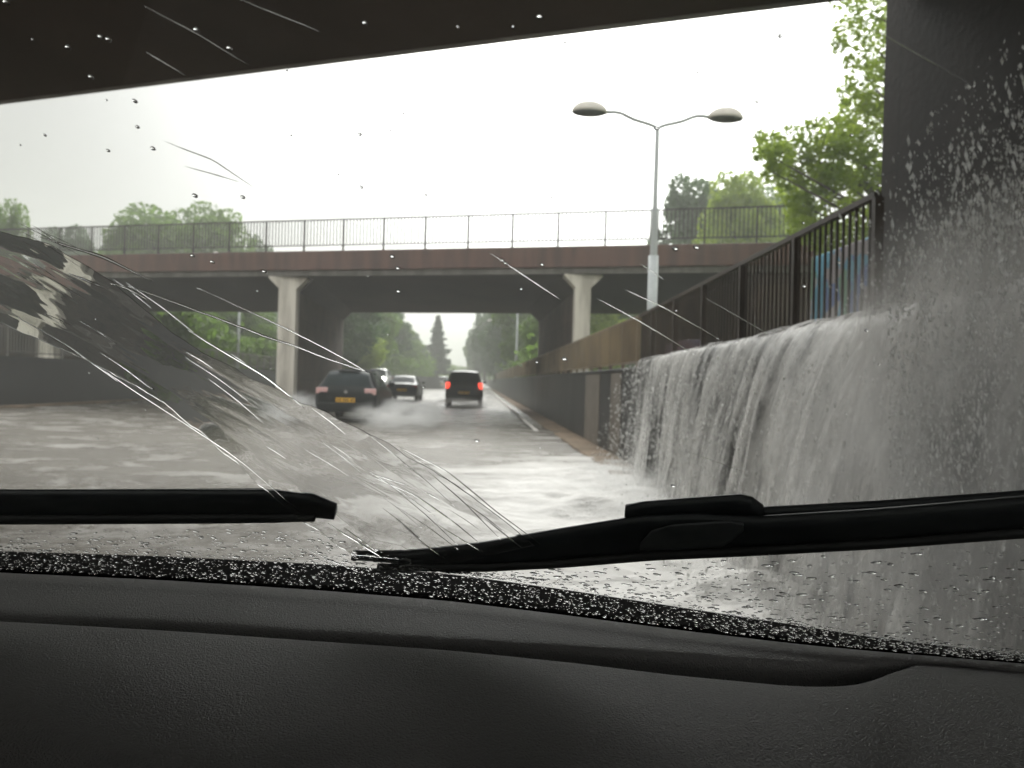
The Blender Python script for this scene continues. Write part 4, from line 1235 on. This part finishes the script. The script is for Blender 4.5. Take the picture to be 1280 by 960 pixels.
# dashboard: one moulded surface lofted across the car
def dash():
    cols = np.linspace(-240, 1460, 200)
    rows = []
    for px in cols:
        wslot = min(max((1140 - px) / 140, 0), 1) ** .7
        wslot = max(wslot, 0.0)
        a, b, c_, e = r0(px), r1(px), r2(px), r5(px)
        pts = []
        p0 = at_z(px, a, zb); pts.append(p0 + Vector((0, .05, -.03))); pts.append(p0 + Vector((0, .004, 0.0)))
        pts.append(at_z(px, a + (b - a) * .55, EYE.z - .2365))
        pts.append(at_z(px, b - 1, EYE.z - .2368))
        pe = at_z(px, b + 3, EYE.z - .2385); pts.append(pe)
        for k in (.35, .7):
            pts.append(at_z(px, b + (c_ - b) * k, EYE.z - (.2385 + .0030 * k)))
        p2 = at_z(px, c_, EYE.z - .2418); pts.append(p2)
        p5 = at_z(px, e, EYE.z - .2400)
        dd = (p5 - p2); dd.z = 0
        # slot trough
        pts.append(p2 + Vector((0, -.001, -.012 * wslot)))
        pts.append(p2 + Vector((0, .004 * wslot, -.045 * wslot)))
        pts.append(Vector((p5.x, p5.y + .004, p5.z - .05 * wslot)))
        pts.append(Vector((p5.x, p5.y + .0015, p5.z - .006 * wslot)))
        pts.append(p5)
        pts.append(at_z(px, e + 4, EYE.z - .2385))
        pts.append(at_z(px, e + 12, EYE.z - .2380))
        for dy_, dr in ((35, .2390), (70, .2425), (110, .2485), (160, .257), (230, .272), (330, .30), (480, .35), (700, .42)):
            pts.append(at_z(px, e + dy_, EYE.z - dr))
        rows.append([np.array(p) for p in pts])
    A = np.array(rows)            # cols, rows, 3
    V = A.reshape(-1, 3)
    o = npmesh('dashboard', V, grid_faces(A.shape[0], A.shape[1])[:, ::-1], MT['dash'])
    m = o.modifiers.new('sub', 'SUBSURF'); m.levels = 2; m.render_levels = 2
    return adopt(o)
dsh = dash()

# glass
def windscreen():
    m, n, l, out = newmat('windscreen glass')
    tr_ = n.new("ShaderNodeBsdfTransparent"); tr_.inputs['Color'].default_value = (0.93, 0.95, 0.94, 1)
    gl = n.new("ShaderNodeBsdfGlossy"); gl.inputs['Roughness'].default_value = 0.02
    ms = n.new("ShaderNodeMixShader"); ms.inputs[0].default_value = 0.035
    l.new(tr_.outputs[0], ms.inputs[1]); l.new(gl.outputs[0], ms.inputs[2]); l.new(ms.outputs[0], out.inputs['Surface'])
    X = np.linspace(-1.15, .72, 60); S = np.linspace(0, .56, 30)
    Xg, Sg = np.meshgrid(X, S, indexing='ij')
    P = gs(Xg, Sg)
    o = npmesh('windscreen', P.reshape(-1, 3), grid_faces(60, 30), m)
    return adopt(o)
glass = windscreen()

# black cowl outside the foot of the glass
def cowl():
    cols = np.linspace(-240, 1460, 120); rows = []
    for x in cols:
        p0 = at_z(x, r0(x) + 2, zb - .004) + Vector((0, .006, 0))
        rows.append([tuple(p0 + Vector((0, 0, -.03))), tuple(p0), tuple(at_z(x, r0(x) - 6, EYE.z - .256)), tuple(at_z(x, (r0(x) + frit(x)) / 2, EYE.z - .268)),
                     tuple(at_z(x, frit(x) + 1, EYE.z - .280)), tuple(at_z(x, frit(x) + 1, EYE.z - .280) + Vector((0, .015, -.03)))])
    A = np.array(rows)
    return adopt(npmesh('cowl_panel', A.reshape(-1, 3), grid_faces(len(cols), 6), MT['cowl']))
cowl()

# wipers: lofted ellipses between an upper and a lower outline
def blade(pts, off, thick, name, mat, parent, n=10):
    """pts: (px, py_top, py_bottom)"""
    rings = []
    xs = np.interp(np.linspace(0, 1, 40), np.linspace(0, 1, len(pts)), [p[0] for p in pts])
    for x in xs:
        a = np.interp(x, [p[0] for p in pts], [p[1] for p in pts]); b = np.interp(x, [p[0] for p in pts], [p[2] for p in pts])
        A, B = ws(x, a, off)[0], ws(x, b, off)[0]
        c_ = (A + B) / 2; h_ = (A - B) / 2; nn = gnorm(np.array([c_[0]]))[0] * thick / 2
        ring = []
        for k in range(n):
            t = 2 * math.pi * k / n
            ct, st_ = math.cos(t), math.sin(t)
            ct = math.copysign(abs(ct) ** .7, ct); st_ = math.copysign(abs(st_) ** .7, st_)
            ring.append(tuple(c_ + h_ * ct + nn * st_))
        rings.append(ring)
    o = MB().rings(rings).build(name, mat, None, smooth=True)
    return adopt(o, parent)
w1 = blade([(-120, 624, 657), (0, 627, 657), (200, 627, 657), (340, 628, 657), (385, 633, 658), (414, 646, 660)], .014, .012, 'wiper', MT['wiperblk'], own)
blade([(-120, 650, 660), (0, 651, 660), (250, 650, 659), (340, 650, 658), (392, 650, 656)], .006, .007, 'wiper_rubber', MT['rubber'], w1)
blade([(-120, 634, 643), (0, 636, 645), (180, 636, 645), (340, 636, 646)], .024, .006, 'wiper_arm', MT['wiperplate'], w1)
w2 = blade([(436, 704, 709), (520, 702, 717), (600, 693, 718), (700, 676, 713), (790, 662, 705), (860, 658, 701), (950, 663, 697), (1100, 655, 689), (1280, 641, 676), (1420, 630, 668)], .013, .012, 'wiper', MT['wiperblk'], own)
blade([(470, 711, 717), (600, 712, 719), (700, 707, 714), (815, 697, 705), (950, 691, 699), (1100, 683, 691), (1280, 670, 678), (1420, 661, 670)], .005, .006, 'wiper_rubber', MT['rubber'], w2)
cn_ = blade([(778, 662, 676), (800, 656, 700), (860, 652, 697), (925, 648, 693), (940, 652, 691), (955, 664, 688)], .024, .012, 'blade_clip', MT['wiperblk'], w2)
blade([(800, 684, 692), (814, 668, 694), (840, 661, 694), (900, 657, 690), (915, 657, 682), (930, 660, 668)], .0045, .003, 'clip_cover', MT['wiperplate'], w2)
blade([(945, 668, 680), (1100, 662, 673), (1280, 652, 663), (1420, 642, 655)], .026, .008, 'wiper_arm', MT['wiperblk'], w2)

# roof, pillars, doors, bonnet: closes the cabin so that light enters through the glass
hd = MB()
tb = gs(np.linspace(-1.15, .72, 12), np.full(12, .55))
poly = [tuple(p[:2]) for p in tb] + [(.72, -2.0), (-1.15, -2.0)]
adopt(hd.prism(poly, 1.53, 1.57).build('roof', MT['liner'], None))
body = MB()
for x0, x1 in ((.76, .82), (-1.25, -1.19)):
    body.box(x0, x1, -2.0, .62, .25, 1.0)
body.box(-1.19, .76, -2.06, -2.0, .25, 1.0)
adopt(body.build('door_panel', MT['bonnet'], None))
ap = MB()
ap.tube([tuple(gs(np.array([.75]), np.array([0.]))[0]), tuple(gs(np.array([.73]), np.array([.56]))[0] )], .035, 8)
ap.tube([tuple(gs(np.array([-1.17]), np.array([0.]))[0]), tuple(gs(np.array([-1.15]), np.array([.56]))[0])], .035, 8)
adopt(ap.build('windscreen_pillar', MT['liner'], None))
bn = MB(); rings = []
for y, z in ((1.2, .90), (1.4, .83), (1.7, .73), (1.95, .62), (2.0, .4)):
    rings.append([(x, y - .12 * (x + .2) ** 2, z - .06 * (x + .2) ** 4) for x in np.linspace(-1.15, .74, 14)])
bn.rings(rings, cap=False, closed=False)
adopt(bn.build('bonnet', MT['bonnet'], None, smooth=True))

# ------------------------------------------------------------------ water on the glass
HEMI = []
for ring, (rr, zz) in enumerate(((1.0, 0.0), (.88, .42), (.55, .80))):
    for k in range(9):
        HEMI.append((rr * math.cos(2 * math.pi * k / 9), rr * math.sin(2 * math.pi * k / 9), zz))
HEMI.append((0, 0, 1.0)); HEMI.append((0, 0, 0.0))
HEMI = np.array(HEMI)
HF = []
for q in range(2):
    for k in range(9):
        a, b = q * 9 + k, q * 9 + (k + 1) % 9
        HF += [(a, b, b + 9), (a, b + 9, a + 9)]
for k in range(9):
    HF.append((18 + k, 18 + (k + 1) % 9, 27)); HF.append(((k + 1) % 9, k, 28))
HF = np.array(HF)
def glass_drops(name, px, py, r, stretch=1.0, ang=0.0, h=.55):
    P = ws(px, py, 0.0006); N_ = gnorm(P[:, 0])
    U = np.cross(N_, np.array([0, 0, 1.0])); U /= np.linalg.norm(U, axis=1, keepdims=True)   # across
    W_ = np.cross(N_, U)
    ang = np.broadcast_to(ang, (len(P),)); ca, sa = np.cos(ang)[:, None], np.sin(ang)[:, None]
    A = U * ca + W_ * sa; B = -U * sa + W_ * ca
    r = np.broadcast_to(r, (len(P),)); st_ = np.broadcast_to(stretch, (len(P),))
    jit = 1 + .25 * (RNG.random((len(P), len(HEMI))) - .5)
    V = P[:, None] + (HEMI[None, :, 0] * jit)[..., None] * (A * (r * st_)[:, None])[:, None] + (HEMI[None, :, 1] * jit)[..., None] * (B * r[:, None])[:, None] + HEMI[None, :, 2][..., None] * (N_ * (r * h)[:, None])[:, None]
    Fc = (HF[None] + (np.arange(len(P)) * len(HEMI))[:, None, None]).reshape(-1, 3)
    o = npmesh(name, V.reshape(-1, 3), Fc, MT['water'])
    adopt(o, glass); o['kind'] = 'stuff'
    return o
# dense beads on the black foot of the glass
n = 3600
px = RNG.uniform(-30, 1310, n); f0 = np.array([frit(x) for x in px]); f1 = np.array([r0(x) for x in px])
py = f0 - 3 + (f1 - f0 + 3) * RNG.random(n)
glass_drops('bead_band', px, py, .0005 + .0012 * RNG.random(n) ** 3, 1 + .8 * RNG.random(n))
# scattered drops between wiper and foot
n = 1500
px = RNG.uniform(-20, 1300, n); wb = np.interp(px, [0, 400, 560, 700, 950, 1280], [660, 662, 716, 712, 698, 680])
f0 = np.array([frit(x) for x in px]); py = wb + (f0 - wb) * RNG.random(n) ** .7
glass_drops('lower_drops', px, py, .0006 + .0014 * RNG.random(n) ** 3, 1.3 + 1.6 * RNG.random(n), RNG.normal(size=n) * .2, .35)
# few drops on the wiped glass
n = 60
px = RNG.uniform(0, 1100, n); py = RNG.uniform(0, 620, n)
glass_drops('upper_drops', px, py, .0007 + .0012 * RNG.random(n) ** 3, 1.2, 0.4, .5)
sel = [(113, 97), (272 * .31, 60), (125, 47), (135, 50), (245, 38), (286, 61), (168, 127), (674, 22), (497, 336), (303, 247), (240, 320), (265, 328), (330, 340), (632, 330), (627, 326), (190, 486), (376, 580), (870, 310), (844, 312), (498, 365)]
glass_drops('upper_drops', [a for a, b in sel], [b for a, b in sel], .0014, 1.3, .5, .5)

# runnels left by the wiper
def runnel(mb, pts, w_px, h=.5, n=30):
    P = np.array(pts, float)
    t = np.linspace(0, 1, n); tk = np.linspace(0, 1, len(P))
    X = np.interp(t, tk, P[:, 0]); Y = np.interp(t, tk, P[:, 1])
    k = np.hanning(7); k /= k.sum()
    X = np.convolve(np.pad(X, 3, mode='reflect', reflect_type='odd'), k, 'valid'); Y = np.convolve(np.pad(Y, 3, mode='reflect', reflect_type='odd'), k, 'valid')
    Y = Y + (snoise(X, X * 0, int(abs(pts[0][0])), 3, .03, 1) - .5) * w_px * 1.2
    C_ = ws(X, Y, .0004); N_ = gnorm(C_[:, 0])
    T = np.gradient(C_, axis=0); T /= np.linalg.norm(T, axis=1, keepdims=True)
    S_ = np.cross(N_, T)
    dist = C_[:, 1].mean()
    wv = w_px / F * dist * (np.sin(np.pi * np.clip(t, .02, .98)) ** .5) * (.7 + .6 * snoise(t * 9, t * 0, 5 + int(abs(pts[0][1])), 2, 1, 1))
    rings = []
    for i in range(n):
        ring = []
        for a in np.linspace(0, math.pi, 7):
            ring.append(tuple(C_[i] + S_[i] * wv[i] * math.cos(a) + N_[i] * wv[i] * h * math.sin(a)))
        rings.append(ring)
    mb.rings(rings)
mb = MB()
for pts, w_ in [([(45, 296), (130, 322), (190, 352)], 2.6), ([(85, 342), (135, 362)], 2.2), ([(138, 355), (160, 362), (188, 378)], 2.4),
                ([(160, 358), (230, 384), (330, 420), (470, 470)], 2.2), ([(245, 360), (330, 398), (400, 432), (460, 466)], 1.3),
                ([(20, 396), (90, 436), (150, 480)], 1.6), ([(232, 412), (330, 470), (380, 510)], 1.8), ([(90, 438), (170, 490), (300, 575), (430, 690)], 1.2),
                ([(455, 592), (520, 620), (570, 655), (600, 680)], 1.3), ([(462, 592), (510, 607)], 1.3), ([(500, 560), (560, 590), (620, 640), (675, 680)], 1.1),
                ([(495, 648), (530, 680), (566, 706)], 1.3), ([(530, 615), (550, 626)], 1.2), ([(605, 648), (656, 688)], 1.1), ([(545, 655), (605, 692)], 1.1),
                ([(410, 655), (450, 680), (490, 704)], 2.2), ([(430, 660), (470, 690)], 1.6), ([(380, 685), (415, 702), (450, 716)], 1.2), ([(470, 700), (510, 722)], 1.0),
                ([(610, 315), (655, 345), (700, 375)], .8), ([(780, 362), (830, 385), (900, 425)], .9), ([(745, 373), (800, 402), (870, 445)], .9), ([(880, 372), (960, 418)], .8),
                ([(860, 565), (935, 592)], .8), ([(205, 177), (265, 200), (316, 234)], .9), ([(230, 208), (300, 228)], .7), ([(180, 8), (250, 45), (310, 82)], .9),
                ([(300, 0), (400, 40)], .8), ([(183, 66), (230, 94)], 1.6), ([(1080, 30), (1220, 110)], .7), ([(830, 350), (800, 330)], .7), ([(960, 690), (968, 715)], .9)]:
    runnel(mb, pts, w_)
rr_ = random.Random(4)
for k in range(34):
    t = rr_.random() ** 1.9
    x0 = 20 + 560 * t; y0 = 330 + 330 * t + rr_.uniform(-75, 60) * (1 - .35 * t)
    L_ = rr_.uniform(25, 95); sl = rr_.uniform(.42, .72) + .25 * t
    if y0 + L_ * sl > 690: continue
    runnel(mb, [(x0, y0), (x0 + L_ * .5, y0 + L_ * .46 * sl), (x0 + L_, y0 + L_ * sl)], rr_.uniform(.5, 1.0), h=rr_.uniform(.08, .2), n=16)
o = mb.build('runnels', MT['water'], None, smooth=True); adopt(o, glass); o['kind'] = 'stuff'

# sheet of unwiped water: closed film, thin at its rim, ridged along the sweep
def film(name, upper, lower, amp, thick, seed, nu=420, nv=150, wav=1.0):
    U_ = np.array(upper, float); L_ = np.array(lower, float)
    t = np.linspace(0, 1, nu)
    def seg(P):
        d = np.r_[0, np.cumsum(np.hypot(*np.diff(P, axis=0).T))]; d /= d[-1]
        return np.interp(t, d, P[:, 0]), np.interp(t, d, P[:, 1])
    ux, uy = seg(U_); lx, ly = seg(L_)
    v = np.linspace(0, 1, nv)
    X = ux[:, None] * (1 - v) + lx[:, None] * v; Y = uy[:, None] * (1 - v) + ly[:, None] * v
    edge = (snoise(t[:, None] * 30, 0 * t[:, None], seed + 3, 3, 1, 1) - .5) * 10
    Y = Y + edge * (1 - 2 * v)[None] * .8
    P = ws(X.ravel(), Y.ravel(), 0.0003); N_ = gnorm(P[:, 0])
    T_ = np.broadcast_to(t[:, None], X.shape); V_ = np.broadcast_to(v[None], X.shape)
    dd = X * .86 + Y * .5; cc = -X * .5 + Y * .86          # along / across the sweep
    rid = snoise(dd, cc, seed, 3, .010 * wav, .045 * wav) - .5 + .12 * (snoise(dd, cc, seed + 31, 3, .03, .2) - .5)
    rid = (rid + .22 * (snoise(dd, cc, seed + 77, 2, .02, .16) - .5)) * np.interp(X, [0, 180, 300, 420, 700], [.30, .38, .36, .15, .10])
    rid = rid + .16 * np.clip(snoise(dd, cc, seed + 50, 2, .012, .11) - .68, 0, 1) * 3
    h = thick + amp * rid
    fade = np.clip(np.minimum(np.minimum(V_, 1 - V_) * 5, np.minimum(T_ + .02, 1 - T_) * 10), 0, 1)
    h = np.clip(h, .00005, None) * fade + .00002
    top = P + N_ * h.ravel()[:, None]
    n0 = nu * nv
    gf = grid_faces(nu, nv)
    Fc = np.concatenate([gf, gf[:, ::-1] + n0])
    # close the rim
    idx = np.concatenate([np.arange(nv), np.arange(1, nu) * nv + nv - 1, (nu - 1) * nv + np.arange(nv - 2, -1, -1), np.arange(nu - 2, 0, -1) * nv])
    nx_ = np.roll(idx, -1)
    side = np.stack([idx, nx_, nx_ + n0, idx + n0], 1)
    Fc = np.concatenate([Fc[:, ::1], side])
    o = npmesh(name, np.concatenate([top, P]), Fc, MT['water'])
    adopt(o, glass); o['kind'] = 'stuff'
film('water_film', [(-170, 240), (60, 305), (140, 350), (220, 420), (320, 476), (420, 522), (490, 558), (570, 604), (630, 650), (668, 684)],
     [(-170, 330), (60, 430), (180, 488), (260, 548), (330, 612), (400, 668), (440, 696), (520, 702), (560, 704)], .0013, .0012, 4)

# ------------------------------------------------------------------ rain-filled air
hz = MB().box(-520, 520, -80, 920, -2.0, 40.0).build('haze', None)
m, n_, l_, out = newmat('rain haze')
v = n_.new("ShaderNodeVolumePrincipled"); v.inputs['Color'].default_value = (0.94, 0.95, 0.915, 1)
v.inputs['Density'].default_value = 0.0034
v.inputs['Anisotropy'].default_value = 0.0
l_.new(v.outputs[0], out.inputs['Volume'])
hz.data.materials.append(m)
tag(hz, kind='stuff')
